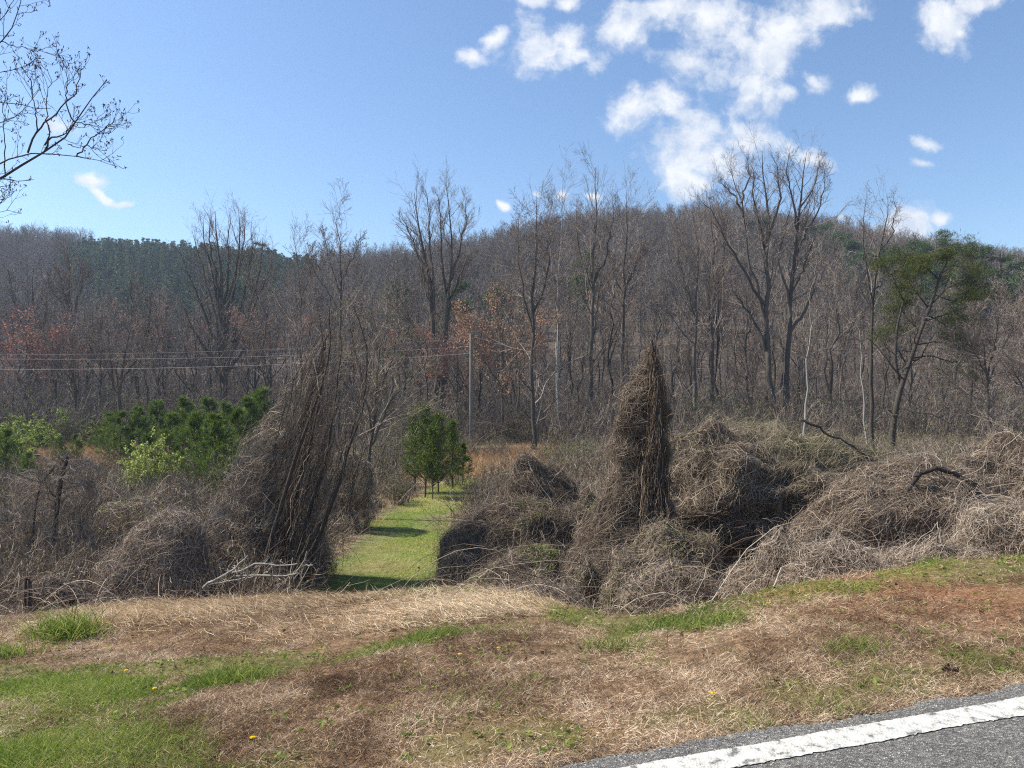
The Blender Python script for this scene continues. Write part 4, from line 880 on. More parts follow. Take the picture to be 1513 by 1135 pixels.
# ============================================================ OVERHANGING TREE AT THE TOP LEFT
def overhang():
    Y = 20.0; q_ = Y/8.6
    tx = -20.5; b = (tx, Y, H(tx, Y)); root = thing('overhanging_tree', b, 'budding bare tree reaching in over the top left corner', 'tree')
    K = 16
    trunk = resample([(tx, Y, b[2]-0.3), (tx+0.1, Y, 2), (tx-0.05, Y+0.1, 8.0), (tx+0.1, Y+0.1, 13.0), (tx, Y, 18)], K)[None]
    TR = np.linspace(0.3, 0.08, K)[None]
    mb = MB(); strands(mb, trunk, TR, 10, tint=0.4); tr = mb.build('trunk', BARK, root, smooth=True, loc=b)
    L = [([(-300, 330), (-150, 315), (-60, 292), (0, 266), (29, 247), (64, 226), (87, 207), (105, 188), (115, 170), (135, 148), (150, 128), (158, 118)], 0.042),
         ([(-300, 330), (-100, 275), (0, 246), (20, 233), (41, 226), (64, 226), (90, 228), (113, 232), (135, 234), (155, 240), (174, 247)], 0.026),
         ([(113, 232), (130, 211), (150, 193), (165, 182), (180, 173)], 0.012), ([(66, 224), (72, 208), (88, 199), (100, 192), (112, 180)], 0.016),
         ([(41, 226), (54, 196), (70, 180), (95, 155), (112, 138), (118, 115), (120, 97)], 0.015), ([(54, 196), (56, 180), (50, 160), (48, 140), (47, 112)], 0.011),
         ([(110, 180), (103, 168), (98, 150), (98, 120), (100, 92)], 0.011), ([(66, 215), (75, 200), (70, 180), (67, 150), (75, 120), (70, 102)], 0.011),
         ([(-250, 200), (-100, 165), (0, 151), (20, 155), (50, 161), (75, 160)], 0.014), ([(-250, 220), (-100, 190), (0, 180), (25, 172), (42, 158), (60, 130)], 0.013),
         ([(-250, 140), (-80, 115), (0, 106), (25, 104), (40, 95), (55, 86)], 0.013), ([(-200, 130), (-60, 100), (0, 68), (12, 50), (22, 30), (30, 8), (30, -20)], 0.016),
         ([(-200, 60), (-60, 45), (0, 30), (15, 12), (25, -5)], 0.013), ([(0, 62), (20, 68), (45, 73), (70, 77)], 0.008), ([(8, 262), (6, 200), (4, 160), (10, 130)], 0.010),
         ([(-250, 400), (-100, 345), (0, 314), (15, 309), (32, 316)], 0.010), ([(-100, 345), (-30, 318), (5, 296), (22, 282)], 0.010), ([(100, 213), (115, 218), (135, 216), (150, 222)], 0.007), ([(112, 178), (125, 185), (138, 180), (146, 183)], 0.007)]
    P = []; R = []
    for i, (l, r) in enumerate(L):
        dy = rng.uniform(-1, 1) if l[0][0] < -100 else rng.uniform(-0.3, 0.3)
        q = px_line(l, Y if l[0][0] < -100 else Y, Y+dy, K)
        if l[0][0] <= -200:
            pz = q[0, 2]; q[0] = [tx, Y, pz]
        q[1:-1] += rng.normal(size=(K-2, 3))*0.025
        P.append(q); R.append(r*q_*0.8*np.linspace(1, 0.12 if r > 0.02 else 0.3, K))
    P = np.array(P); R = np.array(R)
    A, AR = grow(P, R, 6, 0.5, 0.98, 0.75, 0.16, 7, 0.16, 0.16, rr=0.5, minr=0.008, tl=0.3, L=0.95)
    B, BR = grow(A, AR, 3, 0.2, 1, 0.7, 0.5, 5, 0.18, 0.2, rr=0.75, minr=0.006)
    C, CR = grow(B, BR, 1, 0.3, 1, 0.7, 0.5, 4, 0.2, 0.2, rr=0.9, minr=0.0055)
    U, UR = grow(trunk, TR, 9, 0.55, 1, 0.8, 0.22, 10, 0.1, 0.1, rr=0.4)
    U2, U2R = grow(U, UR, 7, 0.2, 1, 0.7, 0.4, 6, 0.1, 0.15, rr=0.5, minr=0.004)
    mb = MB(); strands(mb, P, R, 6, tint=0.35); strands(mb, A, AR, 4, tint=0.35); strands(mb, B, BR, 3, tint=0.35); strands(mb, C, CR, 3, tint=0.35); strands(mb, U, UR, 5); strands(mb, U2, U2R, 4)
    mb.build('crown', DARKB, root, loc=b)
    mb = MB()
    E = np.concatenate([B[:, -1], C[:, -1]]); Q = np.stack([E, E+nrm(rng.normal(size=E.shape)+[0, 0, 1])*0.04, E+nrm(rng.normal(size=E.shape)+[0, 0, 1.5])*0.075], 1)
    strands(mb, Q, np.array([[0.008, 0.013, 0.004]]), 4); mb.build('buds', BUD, root, loc=b)
overhang()

# ============================================================ CONIFERS
def conifer_mesh(h, r, whorls, per, needles, nl, mat, nw, up=0.25, base=0.1, power=0.9, droop=0.0, clump=0.10, loose=1.0, stem=0.035):
    """(trunk mesh builder, crown builder) in local space"""
    t = MB(); K = 8
    P = resample([(0, 0, -0.2), (rng.normal()*0.02*h, rng.normal()*0.02*h, h*0.5), (0, 0, h)], K)[None]; R = np.linspace(stem, stem*0.15, K)[None]*h/3
    strands(t, P, R, 6, tint=0.4)
    zs = base+(1-base)*(np.arange(whorls)+rng.uniform(-0.3, 0.3, whorls))/whorls; zs = np.clip(zs, base, 0.99)
    BP = []; BR = []
    for z in zs:
        for j in range(per):
            a = rng.uniform(0, 2*PI); L = r*(1-z)**power*rng.uniform(0.4, 1.3)+0.04*h*0.3
            d = np.array([math.cos(a), math.sin(a), up+rng.normal()*0.12]); k = np.linspace(0, 1, 5)[:, None]
            q = np.array([0, 0, z*h])+d*L*k; q[:, 2] += (L*0.35*k[:, 0]**2)*(0.6-droop*2); BP.append(q); BR.append(np.linspace(0.012, 0.004, 5)*h/3)
    BP = np.array(BP); BR = np.array(BR)
    S, SR = grow(BP, BR, 4, 0.3, 1.0, 0.7, 0.45, 4, 0.05, 0.15, rr=0.7)
    strands(t, BP, BR, 3); strands(t, S, SR, 3)
    c = MB(); n = needles
    pool = [(BP, 0.35), (S, 0.65)]
    for Q, fr in pool:
        m = int(n*fr); i = rng.integers(0, len(Q), m); tt = rng.uniform(0.35, 1.0, m)
        C = at_t(Q, i, tt)+rng.normal(size=(m, 3))*clump*0.3
        D = nrm(nrm(at_t(np.gradient(Q, axis=1), i, tt))+rng.normal(size=(m, 3))*0.7*loose+[0, 0, 0.25])
        PP = np.stack([C, C+D*nl*0.55, C+D*nl+[0, 0, -0.02]], 1)
        strands(c, PP, np.array([[nw, nw*0.9, nw*0.2]]), 2, tint=np.clip(0.45+0.25*rng.normal(size=m), 0, 1), mi=0)
    return t, c
def conifer(name, label, cat, group, loc, rz=0, **k):
    mat = k.get('mat'); root = thing(name, loc, label, cat, group, rz)
    t, c = conifer_mesh(**k)
    a = t.build('trunk', BARK, root); b = c.build('crown', mat, root); CH[root.name] = [a, b]
    return root
GP = 'young pines in the meadow'
yp = []
for i in range(3):
    yp.append(conifer_mesh(3.6, 1.25, 11, 6, 4200, 0.24, None, 0.009, up=0.75, power=1.0, clump=0.06, loose=0.55))
ymesh = []
pines = [(162, 655, 44, 3.4, 'at the left end of the pine clump'), (178, 662, 40, 3.6, 'just behind the vine arch top'), (205, 672, 40, 3.8, 'behind the yellow-green shrub on its left'), (232, 668, 42, 4.2, 'directly behind the yellow-green shrub'),
         (252, 680, 36, 3.7, 'in the front row right of the yellow-green shrub'), (270, 665, 43, 4.3, 'at the back middle of the pine clump'), (288, 690, 33, 3.9, 'at the front middle of the pine clump'), (308, 668, 42, 4.4, 'behind the tallest front pine'),
         (318, 700, 31, 3.8, 'at the front near the leaning thicket'), (335, 668, 40, 4.2, 'below the fan-crowned tree trunk'), (352, 690, 34, 4.0, 'touching the vines of the leaning thicket'), (366, 665, 41, 4.4, 'second from the thicket at the back'), (385, 655, 42, 5.0, 'pointing tallest beside the leaning thicket'),
         (218, 690, 34, 2.8, 'low in front below the yellow-green shrub'), (10, 690, 34, 2.9, 'with sparse branches at the far left margin'), (88, 668, 43, 1.9, 'small, standing in the orange dry grass'), (112, 665, 44, 2.0, 'small, at the right end of the orange dry grass'), (42, 700, 33, 1.9, 'thin sapling right of the far left pine')]
for i, (px, py, Y, h, w) in enumerate(pines):
    x = (px-CX)/F*Y; z = H(x, Y)
    root = thing('young_pine', (x, Y, z), 'young green pine '+w, 'tree', GP, rng.uniform(0, 6), h/3.6)
    if i < 3:
        t, c = yp[i]; a = t.build('trunk', BARK, root); b = c.build('crown', NEEDLE, root); ymesh.append((a, b))
    else:
        for s in ymesh[i % 3]:
            d = s.copy(); COL.objects.link(d); d.parent = root
# slim red cedars by the path
GC = 'young cedars beside the grass path'
for i, (px, Y, h, r, base, w) in enumerate([(613, 33.5, 3.9, 0.62, 0.28, 'slim young cedar, leftmost of the group by the path'), (628, 32, 4.1, 0.72, 0.26, 'dark young cedar with a bare lower stem, second in the group by the path'), (648, 33.5, 3.7, 0.8, 0.2, 'bright green young cedar in the middle of the group by the path'),
                                          (668, 35, 3.3, 0.6, 0.2, 'young cedar at the right of the group by the path'), (639, 31.5, 3.1, 0.6, 0.3, 'low dark young cedar in front of the group by the path')]):
    x = (px-CX)/F*Y
    conifer('young_cedar', w, 'tree', GC, (x, Y, H(x, Y)), h=h, r=r, whorls=22, per=7, needles=3600, nl=0.16, mat=NEEDLEC, nw=0.008, up=0.8, base=base*0.6, power=0.6, clump=0.15)
conifer('young_cedar', 'small dark cedar sapling right of the cedar group', 'tree', GC, ((683-CX)/F*36, 36, H((683-CX)/F*36, 36)), h=2.2, r=0.7, whorls=12, per=5, needles=2200, nl=0.13, mat=NEEDLEC, nw=0.011, up=0.4, base=0.2)

def bigpine_crown(root, base, limbs, LR, mat, nclump, needles, nl, nw, cr, slen=0.3):
    S, SR = grow(limbs, LR, 9, 0.4, 1.0, 0.8, slen, 6, 0.1, 0.15, rr=0.5)
    T, TR_ = grow(S, SR, 4, 0.3, 1.0, 0.7, 0.5, 4, 0.15, 0.15, rr=0.6)
    mb = MB(); strands(mb, limbs, LR, 6, tint=0.3); strands(mb, S, SR, 4, tint=0.3); strands(mb, T, TR_, 3, tint=0.3); a = mb.build('branches', DARKB, root, loc=base)
    i = rng.integers(0, len(T), nclump); c = at_t(T, i, rng.uniform(0.5, 1, nclump))
    k = needles//nclump; C = np.repeat(c, k, 0)+rng.normal(size=(nclump*k, 3))*cr*np.array([1, 1, 0.45]); D = nrm(rng.normal(size=C.shape)+[0, 0, 0.5])
    PP = np.stack([C, C+D*nl*0.5, C+D*nl], 1); mb = MB(); strands(mb, PP, np.array([[nw, nw*0.9, nw*0.3]]), 2); b = mb.build('crown', mat, root, loc=base)
    return [a, b]
def leaning_pine():
    Y = 44
    st = [[(1316, 662), (1322, 610), (1332, 570), (1346, 530), (1360, 490), (1376, 450), (1388, 410), (1396, 392)], [(1330, 575), (1322, 530), (1326, 480), (1336, 440), (1348, 405)]]
    P = np.array([px_line(s, Y, Y-0.5+i, 14) for i, s in enumerate(st)]); P[0, 0, 2] = H(P[0, 0, 0], Y)-0.3; R = np.array([np.linspace(0.20, 0.05, 14), np.linspace(0.12, 0.03, 14)])
    b = (P[0, 0, 0], Y, H(P[0, 0, 0], Y)); root = thing('leaning_pine', b, 'olive-green pine with a forked leaning trunk in the right half', 'tree')
    mb = MB(); strands(mb, P, R, 8, tint=0.3); mb.build('trunk', BARK, root, smooth=True, loc=b)
    lim = [[(1346, 530), (1375, 525), (1405, 535), (1420, 540)], [(1366, 475), (1395, 465), (1425, 455), (1440, 450)], [(1376, 450), (1400, 425), (1425, 415)], [(1388, 415), (1375, 400), (1362, 392)], [(1390, 405), (1408, 392), (1418, 395)], [(1336, 445), (1325, 425), (1318, 405)], [(1345, 415), (1335, 400), (1340, 390)],
           [(1352, 510), (1380, 505), (1412, 500)], [(1360, 490), (1340, 470), (1330, 455)], [(1372, 455), (1352, 430), (1345, 420)], [(1396, 395), (1400, 385), (1396, 378)], [(1380, 435), (1405, 445), (1430, 440)], [(1340, 540), (1318, 500), (1305, 495)], [(1370, 465), (1400, 482), (1425, 480)]]
    L = np.array([px_line(l, Y, Y+rng.uniform(-2, 2), 8) for l in lim]); LR = np.full((len(lim), 1), 0.05)*np.linspace(1, 0.4, 8)[None]
    bigpine_crown(root, b, L, LR, NEEDLEO, 1300, 26000, 0.22, 0.009, 0.26, 0.75)
    # bare dead branches lower down
    A, AR = grow(P, R, 7, 0.1, 0.6, 1.1, 0.28, 8, -0.02, 0.2, rr=0.4); mb = MB(); strands(mb, A, AR, 4); B, BR = grow(A, AR, 4, 0.3, 1, .7, .5, 5, 0, .2, minr=.006); strands(mb, B, BR, 3); mb.build('dead_branches', DARKB, root, loc=b)
leaning_pine()
def whitepine(label, px, top, Y, h, mat=None, r=0.26):
    x = (px-CX)/F*Y; zt = EYE-(top-CY)/F*Y; g = H(x, Y); h = max(6, zt-g)
    root = thing('ridge_pine', (x, Y, g), label, 'tree', 'pines on the hilltop')
    K = 12; P = resample([(x, Y, g-0.3), (x+rng.normal()*0.2, Y, g+h*0.5), (x, Y, g+h)], K)[None]; R = np.linspace(0.28, 0.05, K)[None]
    mb = MB(); strands(mb, P, R, 6, tint=0.3); mb.build('trunk', BARK, root, loc=root.location)
    n = 34; t = rng.uniform(0.3, 1.0, n); az = rng.uniform(0, 2*PI, n); L = []
    for i in range(n):
        p0 = at_t(P, np.zeros(1, int), t[i:i+1])[0]; ln = h*r*1.1*(1.15-t[i])**0.7*rng.uniform(0.6, 1.2); d = np.array([math.cos(az[i]), math.sin(az[i]), 0.25])
        L.append(resample([p0, p0+d*ln*0.5, p0+d*ln+[0, 0, ln*0.12]], 6))
    L = np.array(L); LR = np.full((n, 1), 0.06)*np.linspace(1, 0.4, 6)[None]
    bigpine_crown(root, root.location, L, LR, mat or PINEMID, 300, 6600, 0.42, 0.05, 0.5)
WP = [(1108, 330, 215, 'at the left end of the hilltop pines'), (1130, 322, 215, 'second from the left of the hilltop pines'), (1192, 325, 200, 'spired hilltop pine right of the double-crowned tree'), (1220, 331, 190, 'layered hilltop pine on the slope edge'), (1243, 345, 185, 'below the layered hilltop pine on its right'),
      (1262, 358, 175, 'behind the gnarled half-dead tree'), (1300, 368, 165, 'between the gnarled tree and the leaning pine'), (1325, 372, 160, 'above the leaning pine on its left'), (1352, 358, 150, 'rounded, left of the tallest right-hand pine'), (1384, 347, 145, 'tallest of the right-hand hilltop pines'), (1404, 372, 145, 'hiding behind the tallest right-hand pine'),
      (1428, 363, 140, 'broad dark pine left of the last three'), (1452, 370, 140, 'bushy, third from the right margin'), (1478, 370, 138, 'bushy, second from the right margin'), (1505, 376, 135, 'at the right margin of the picture'), (971, 313, 285, 'lone small pine on the ridge above the vine snag'), (1275, 375, 160, 'low and dark behind the gnarled tree')]
for px, top, Y, w in WP: whitepine(('pine '+w) if not w.startswith(('spired', 'layered', 'lone', 'broad')) else w, px, top, Y, 0)
whitepine('dark green pine on the slope left of the straight dark tree', 862, 372, 125, 0, r=0.2)
whitepine('dark green pine on the left ridge beside the fan-shaped crown', 385, 362, 190, 0)
whitepine('half-hidden pine in the wood behind the orange-budded tree', 735, 432, 100, 0)
whitepine('small hazy pine in the wood left of the two-trunk tree', 588, 425, 120, 0)
whitepine('dark pine in the wood behind the two-trunk tree', 672, 425, 112, 0)

# ============================================================ SHRUBS
def shrub(name, label, px, Y, w, h, leafmat, nleaf, size, stems=40, group=None, twig=None, minr=0.006):
    x = (px-CX)/F*Y; g = H(x, Y); root = thing(name, (x, Y, g), label, 'shrub', group)
    K = 8; n = stems; az = rng.uniform(0, 2*PI, n); rad = np.sqrt(rng.uniform(0, 1, n))*w*0.5; p0 = np.stack([rad*np.cos(az), rad*np.sin(az), np.full(n, -0.15)], -1)*[0.5, 0.5, 1]
    p2 = np.stack([rad*np.cos(az)*1.0, rad*np.sin(az), h*(1-0.5*(rad/(w*0.5))**2)*rng.uniform(0.6, 1.05, n)], -1); u = np.linspace(0, 1, K)[None, :, None]
    P = p0[:, None]*(1-u)+p2[:, None]*u+rng.normal(size=(n, K, 3))*0.03*h*u; R = 0.012*np.linspace(1, 0.4, K)[None]*np.ones((n, 1))
    A, AR = grow(P, R, 6, 0.2, 1, 0.7, 0.35, 5, 0.05, 0.2, rr=0.6, minr=minr); B, BR = grow(A, AR, 4, 0.2, 1, 0.6, 0.5, 4, 0.05, 0.2, rr=0.8, minr=minr*0.8)
    mb = MB(); strands(mb, P, R, 4); strands(mb, A, AR, 3); strands(mb, B, BR, 2); a = mb.build('stems', twig or TWIG, root)
    ch = [a]
    if nleaf:
        i = rng.integers(0, len(B), nleaf); C = at_t(B, i, rng.uniform(0.1, 1, nleaf))+rng.normal(size=(nleaf, 3))*0.05; mb = MB(); leaves(mb, C, size); ch.append(mb.build('leaves', leafmat, root))
    CH[root.name] = ch
    return root
shrub('leafing_shrub', 'bright yellow-green leafing shrub in front of the young pines', 222, 31, 2.3, 3.0, LEAFY, 5200, 0.045)
shrub('leafing_shrub', 'grey-green dense shrub against the right end of the young pines', 355, 29, 2.4, 2.9, LEAFO, 6000, 0.045)
GS = 'green shrubs beyond the meadow'
sh = [(20, 52, 6.0, 2.6, 'low green shrub at the far left beyond the orange dry grass'), (75, 58, 7.5, 3.0, 'broad green shrub beyond the orange dry grass'), (125, 62, 5.0, 2.3, 'olive shrub left of the young pines'), (145, 55, 4.0, 2.4, 'shrub hugging the left end of the young pines'), (15, 44, 3.0, 1.4, 'small low shrub in the meadow at the left margin')]
for px, Y, w, h, l in sh: shrub('green_shrub', l, px, Y, w, h, LEAFG if px < 100 else LEAFO, 5200, 0.085, 46, GS, minr=0.01)
for px, Y, w, h, nl, l in [(590, 45, 3.6, 3.0, 1400, 'olive brush behind the young cedars on the left'), (720, 50, 4.0, 2.2, 900, 'brown-olive brush right of the utility pole foot'), (850, 38, 4.4, 2.4, 1800, 'olive brush left of the snag behind the mounds'), (830, 46, 4.5, 2.2, 1200, 'low brush under the wide-branched bare tree'), (1010, 34, 4.0, 2.6, 2200, 'greenish brush right behind the snag'),
                        (560, 36, 3.4, 3.4, 700, 'tall dry brush left of the cedars'), (1060, 42, 4.5, 2.6, 1200, 'brush below the straight trees right of the snag'), (1360, 34, 5.0, 3.6, 1500, 'dark brush at the foot of the leaning pine'), (1260, 37, 5.0, 3.2, 900, 'brush around the foot of the gnarled tree'), (1440, 32, 5.0, 3.6, 700, 'grey brush right of the leaning pine'), (1500, 28, 5.0, 4.2, 500, 'dense grey brush at the right margin'), (1330, 27, 4.5, 2.4, 900, 'brush behind the arched thicket')]:
    shrub('brush', l, px, Y, w, h, LEAFO, nl, 0.05, 60, 'brush along the far side of the mounds', minr=0.007)
shrub('brush', 'dark twiggy brush at the left foot of the young cedars', 588, 30.5, 1.9, 1.5, LEAFO, 500, 0.035, 50, 'brush along the far side of the mounds', minr=0.005)
shrub('brush', 'low brown brush right of the young cedars at the path bend', 672, 36, 1.6, 1.0, LEAFO, 200, 0.035, 40, 'brush along the far side of the mounds', minr=0.005)
for px, Y, w, h, nl, l in [(1225, 22, 3.4, 2.2, 1800, 'olive twiggy shrub in the gap between the big dome and the arched thicket'), (60, 20, 3.2, 2.3, 150, 'open twiggy shrub around the vine arch trunk'), (190, 21, 3.0, 1.9, 120, 'loose grey shrub behind the dark left hummock'), (300, 20, 1.6, 1.5, 60, 'twiggy shrub left of the leaning thicket foot'), (945, 27, 2.6, 2.6, 900, 'olive twigs showing left of the vine snag')]:
    shrub('brush', l, px, Y, w, h, LEAFO, nl, 0.035, 70, 'brush among the vine mounds', twig=VINE, minr=0.0045)
shrub('sapling', 'small leafless sapling standing in the grass path', 680, 19.5, 0.55, 1.25, LEAFO, 160, 0.02, 6, minr=0.003)

# ============================================================ UTILITY POLE AND WIRES
def pole():
    Y = 57.5; x = (696-CX)/F*Y; g = H(x, Y); top = EYE-(493-CY)/F*Y
    root = thing('utility_pole', (x, Y, g), 'weathered wooden utility pole at the edge of the wood', 'utility pole')
    b = (x, Y, g); mb = MB(); P = np.array([[[x, Y, g-0.3], [x, Y, g+2], [x, Y, g+5], [x, Y, top-0.05], [x, Y, top]]]); strands(mb, P, np.array([[0.15, 0.145, 0.13, 0.12, 0.09]]), 14, tint=0.5, ref=np.array([[[0, 1., 0]]]))
    mb.build('shaft', POLE, root, smooth=True, loc=b)
    mb = MB(); s = np.array([[[x+0.16, Y-0.05, top-0.5], [x+0.28, Y-0.05, top-0.55], [x+0.30, Y-0.05, top-0.35]], [[x-0.1, Y, top], [x-0.1, Y, top+0.1], [x-0.1, Y, top+0.22]], [[x+0.1, Y-0.05, top-1.0], [x+0.25, Y-0.05, top-1.0], [x+0.25, Y-0.05, top-0.85]]])
    strands(mb, s, np.array([[0.05, 0.05, 0.07], [0.03, 0.05, 0.03], [0.04, 0.04, 0.06]]), 8); mb.build('insulators', METAL, root, loc=b)
    for k, (yl, ye, lab) in enumerate([(518, 500, 'highest of the power lines running left from the pole'), (521, 512, 'middle of the power lines running left from the pole'), (537, 522, 'lowest of the power lines running left from the pole')]):
        A = P3(696, ye, Y); B = P3(-260, yl+4, 50); u = np.linspace(0, 1, 40)[:, None]; Q = A*(1-u)+B*u; Q[:, 2] -= (1.1+0.1*k)*4*u[:, 0]*(1-u[:, 0])*0.5
        mb = MB(); strands(mb, Q[None], 0.010, 5, tint=0.5); o = mb.build('power_line', WIRE); tag(o, lab, 'wire', 'power lines from the utility pole')
pole()
# ============================================================ WOOD: individual bare trees, then the rest of the hill
def proto_tree(h, r0, kind, n, minr):
    K = 12; S = []; R = []
    lean = rng.normal(size=2)*0.04*h
    main = resample([(0, 0, -0.4), (lean[0]*0.3, lean[1]*0.3, h*0.4), (lean[0], lean[1], h)], K); main[1:-1, :2] += rng.normal(size=(K-2, 2))*0.012*h
    S.append(main); R.append(r0*np.linspace(1, 0.12, K))
    if kind in ('forked', 'broad'):
        for q in range(2 if kind == 'forked' else 4):
            a = rng.uniform(0, 2*PI); f = rng.uniform(0.3, 0.55); p0 = at_t(main[None], np.zeros(1, int), np.array([f]))[0]; sp = h*(0.12 if kind == 'forked' else 0.22)
            e = p0+np.array([math.cos(a)*sp, math.sin(a)*sp, h*(0.97-f)*rng.uniform(0.8, 1)]); m = (p0+e)/2+np.array([math.cos(a), math.sin(a), 0])*sp*0.25
            S.append(resample([p0, m, e], K)); R.append(r0*0.55*np.linspace(1, 0.15, K))
    S = np.array(S); R = np.array(R)
    up = {'slender': 0.14, 'forked': 0.14, 'broad': 0.06}[kind]; ang = {'slender': 0.6, 'forked': 0.6, 'broad': 0.9}[kind]
    lv = bare_crown(S, R, n, 0.3 if kind != 'slender' else 0.4, ang, up, 0.14, 0.24 if kind != 'broad' else 0.3, minr)
    return S, R, lv
kinds = ['slender', 'forked', 'broad', 'slender', 'forked', 'slender', 'broad', 'slender']
protos = []
for i, k in enumerate(kinds):
    h = {'slender': 17, 'forked': 17, 'broad': 13}[k]
    nn = {'slender': (16, 6, 4, 2), 'forked': (8, 6, 4, 2), 'broad': (7, 6, 4, 2)}[k]
    S, R, lv = proto_tree(h, 0.19 if k != 'broad' else 0.15, k, nn, 0.014)
    t = MB(); strands(t, S, R, 6, tint=rng.uniform(0.2, 0.7, len(S))); c = MB()
    for P, RR, s in lv: strands(c, P, RR, min(s, 3))
    protos.append((t, c, h, k))
first = {}
# positions: jittered grid between the meadow and the foot of the hill
pts = []
heroX = [331, 648, 788, 824, 873, 920, 1027, 1052, 1143, 1160]
tries = 0
while len(pts) < 268 and tries < 40000:
    tries += 1
    y = 61+62*rng.uniform(0, 1)**1.15; u = rng.uniform(-0.76, 0.76); x = u*y
    if math.hypot(x+1.5, y-58) < 5: continue
    if all((x-a)**2+(y-b)**2 > 3.0**2 for a, b, _ in pts): pts.append((x, y, rng.integers(0, 8)))
pts.sort(key=lambda p: p[1])
def zone(x, y):
    px = CX+x/y*F
    if px < 250: return 'behind the green shrubs and orange dry grass'
    if px < 560: return 'behind the young pines and the leaning thicket'
    if px < 860: return 'around the utility pole'
    if px < 1180: return 'behind the vine snag and the big dome'
    return 'behind the leaning pine and the arched thicket'
dsc = {'slender': 'slender straight bare tree in the wood ', 'forked': 'forked bare tree in the wood ', 'broad': 'low spreading bare tree in the wood '}
for x, y, k in pts:
    t, c, h, kd = protos[k]; s = rng.uniform(0.6, 1.05)*(0.75 if y < 72 else 1); loc = (x, y, H(x, y)); z = zone(x, y); lab = dsc[kd]+z
    if k not in first:
        root = thing('wood_tree', loc, lab, 'tree', kd+' bare trees '+z, rng.uniform(0, 6), s)
        a = t.build('trunk', FBARK, root, smooth=True); b = c.build('crown', FTWIG, root); CH[root.name] = [a, b]; first[k] = root
    else:
        copy_tree(first[k], loc, rng.uniform(0, 6), s, lab, kd+' bare trees '+z)

def cover(name, label, cat, P, pid, scl, protos_objs, rot=True):
    """one 'stuff' object: points carrying copies of a few plants"""
    me = bpy.data.meshes.new(name); me.vertices.add(len(P)); me.vertices.foreach_set('co', P.astype(np.float32).ravel())
    for nme, arr, ty in (('pid', pid, 'INT'), ('scl', scl, 'FLOAT'), ('rz', rng.uniform(0, 6.28, len(P)), 'FLOAT')):
        a = me.attributes.new(nme, ty, 'POINT'); a.data.foreach_set('value', arr.astype(np.int32 if ty == 'INT' else np.float32))
    o = bpy.data.objects.new(name, me); COL.objects.link(o); tag(o, label, cat, kind='stuff')
    pc = bpy.data.collections.new(name+'_sources')
    for i, b in enumerate(protos_objs): b.name = '%s_source_%d' % (name, i); pc.objects.link(b)
    ng = bpy.data.node_groups.new(name+'_scatter', 'GeometryNodeTree')
    ng.interface.new_socket('Geometry', in_out='INPUT', socket_type='NodeSocketGeometry'); ng.interface.new_socket('Geometry', in_out='OUTPUT', socket_type='NodeSocketGeometry')
    N = ng.nodes; gi = N.new('NodeGroupInput'); go = N.new('NodeGroupOutput'); ip = N.new('GeometryNodeInstanceOnPoints'); ci = N.new('GeometryNodeCollectionInfo')
    ci.inputs['Collection'].default_value = pc; ci.inputs['Separate Children'].default_value = True; ci.inputs['Reset Children'].default_value = True
    def na(nm, ty):
        a = N.new('GeometryNodeInputNamedAttribute'); a.data_type = ty; a.inputs['Name'].default_value = nm; return a.outputs[0]
    ng.links.new(gi.outputs[0], ip.inputs['Points']); ng.links.new(ci.outputs[0], ip.inputs['Instance']); ip.inputs['Pick Instance'].default_value = True
    ng.links.new(na('pid', 'INT'), ip.inputs['Instance Index']); ng.links.new(na('scl', 'FLOAT'), ip.inputs['Scale'])
    cx = N.new('ShaderNodeCombineXYZ'); ng.links.new(na('rz', 'FLOAT'), cx.inputs[2]); ng.links.new(cx.outputs[0], ip.inputs['Rotation'])
    ng.links.new(ip.outputs[0], go.inputs[0]); md = o.modifiers.new('scatter', 'NODES'); md.node_group = ng
    return o
def unlinked(mb, name, mats):
    o = mb.build(name, mats); COL.objects.unlink(o); return o
# far bare wood
srcs = []
for i, k in enumerate(['slender', 'forked', 'broad', 'slender', 'slender']):
    h = 15 if k != 'broad' else 12
    S, R, lv = proto_tree(h, 0.17, k, {'slender': (16, 5, 3, 2), 'forked': (8, 5, 3, 2), 'broad': (8, 5, 3, 2)}[k], 0.024)
    m = MB(); strands(m, S, R, 5, tint=rng.uniform(0.3, 0.9, len(S)), mi=0)
    for P, RR, s in lv: strands(m, P, RR, min(s, 3), mi=1)
    srcs.append(unlinked(m, 'far_tree', [FBARK, FTWIG]))
nF = 9500
y = 118+(345-118)*np.sqrt(rng.uniform(0, 1, nF)); x = rng.uniform(-0.82, 0.82, nF)*y
edge = -52+8*nz(N1, x, y, 0.05)
isp = (y > 146+10*nz(N3, x, y, 0.06))*(x < np.interp(y, [140, 350], [-50, -76])+8*nz(N2, x, y, 0.06))*(x > np.interp(y, [140, 350], [-96, -200])+8*nz(N3, x, y, 0.07))
isp2 = (rng.uniform(0, 1, nF) < 0.03)
P = np.stack([x, y, height(x, y)], -1)
b = ~(isp | isp2)
cover('hillside_wood', 'bare grey-brown wood covering the hill', 'wood', P[b], rng.integers(0, 5, b.sum()), rng.uniform(0.65, 1.1, b.sum()), srcs)
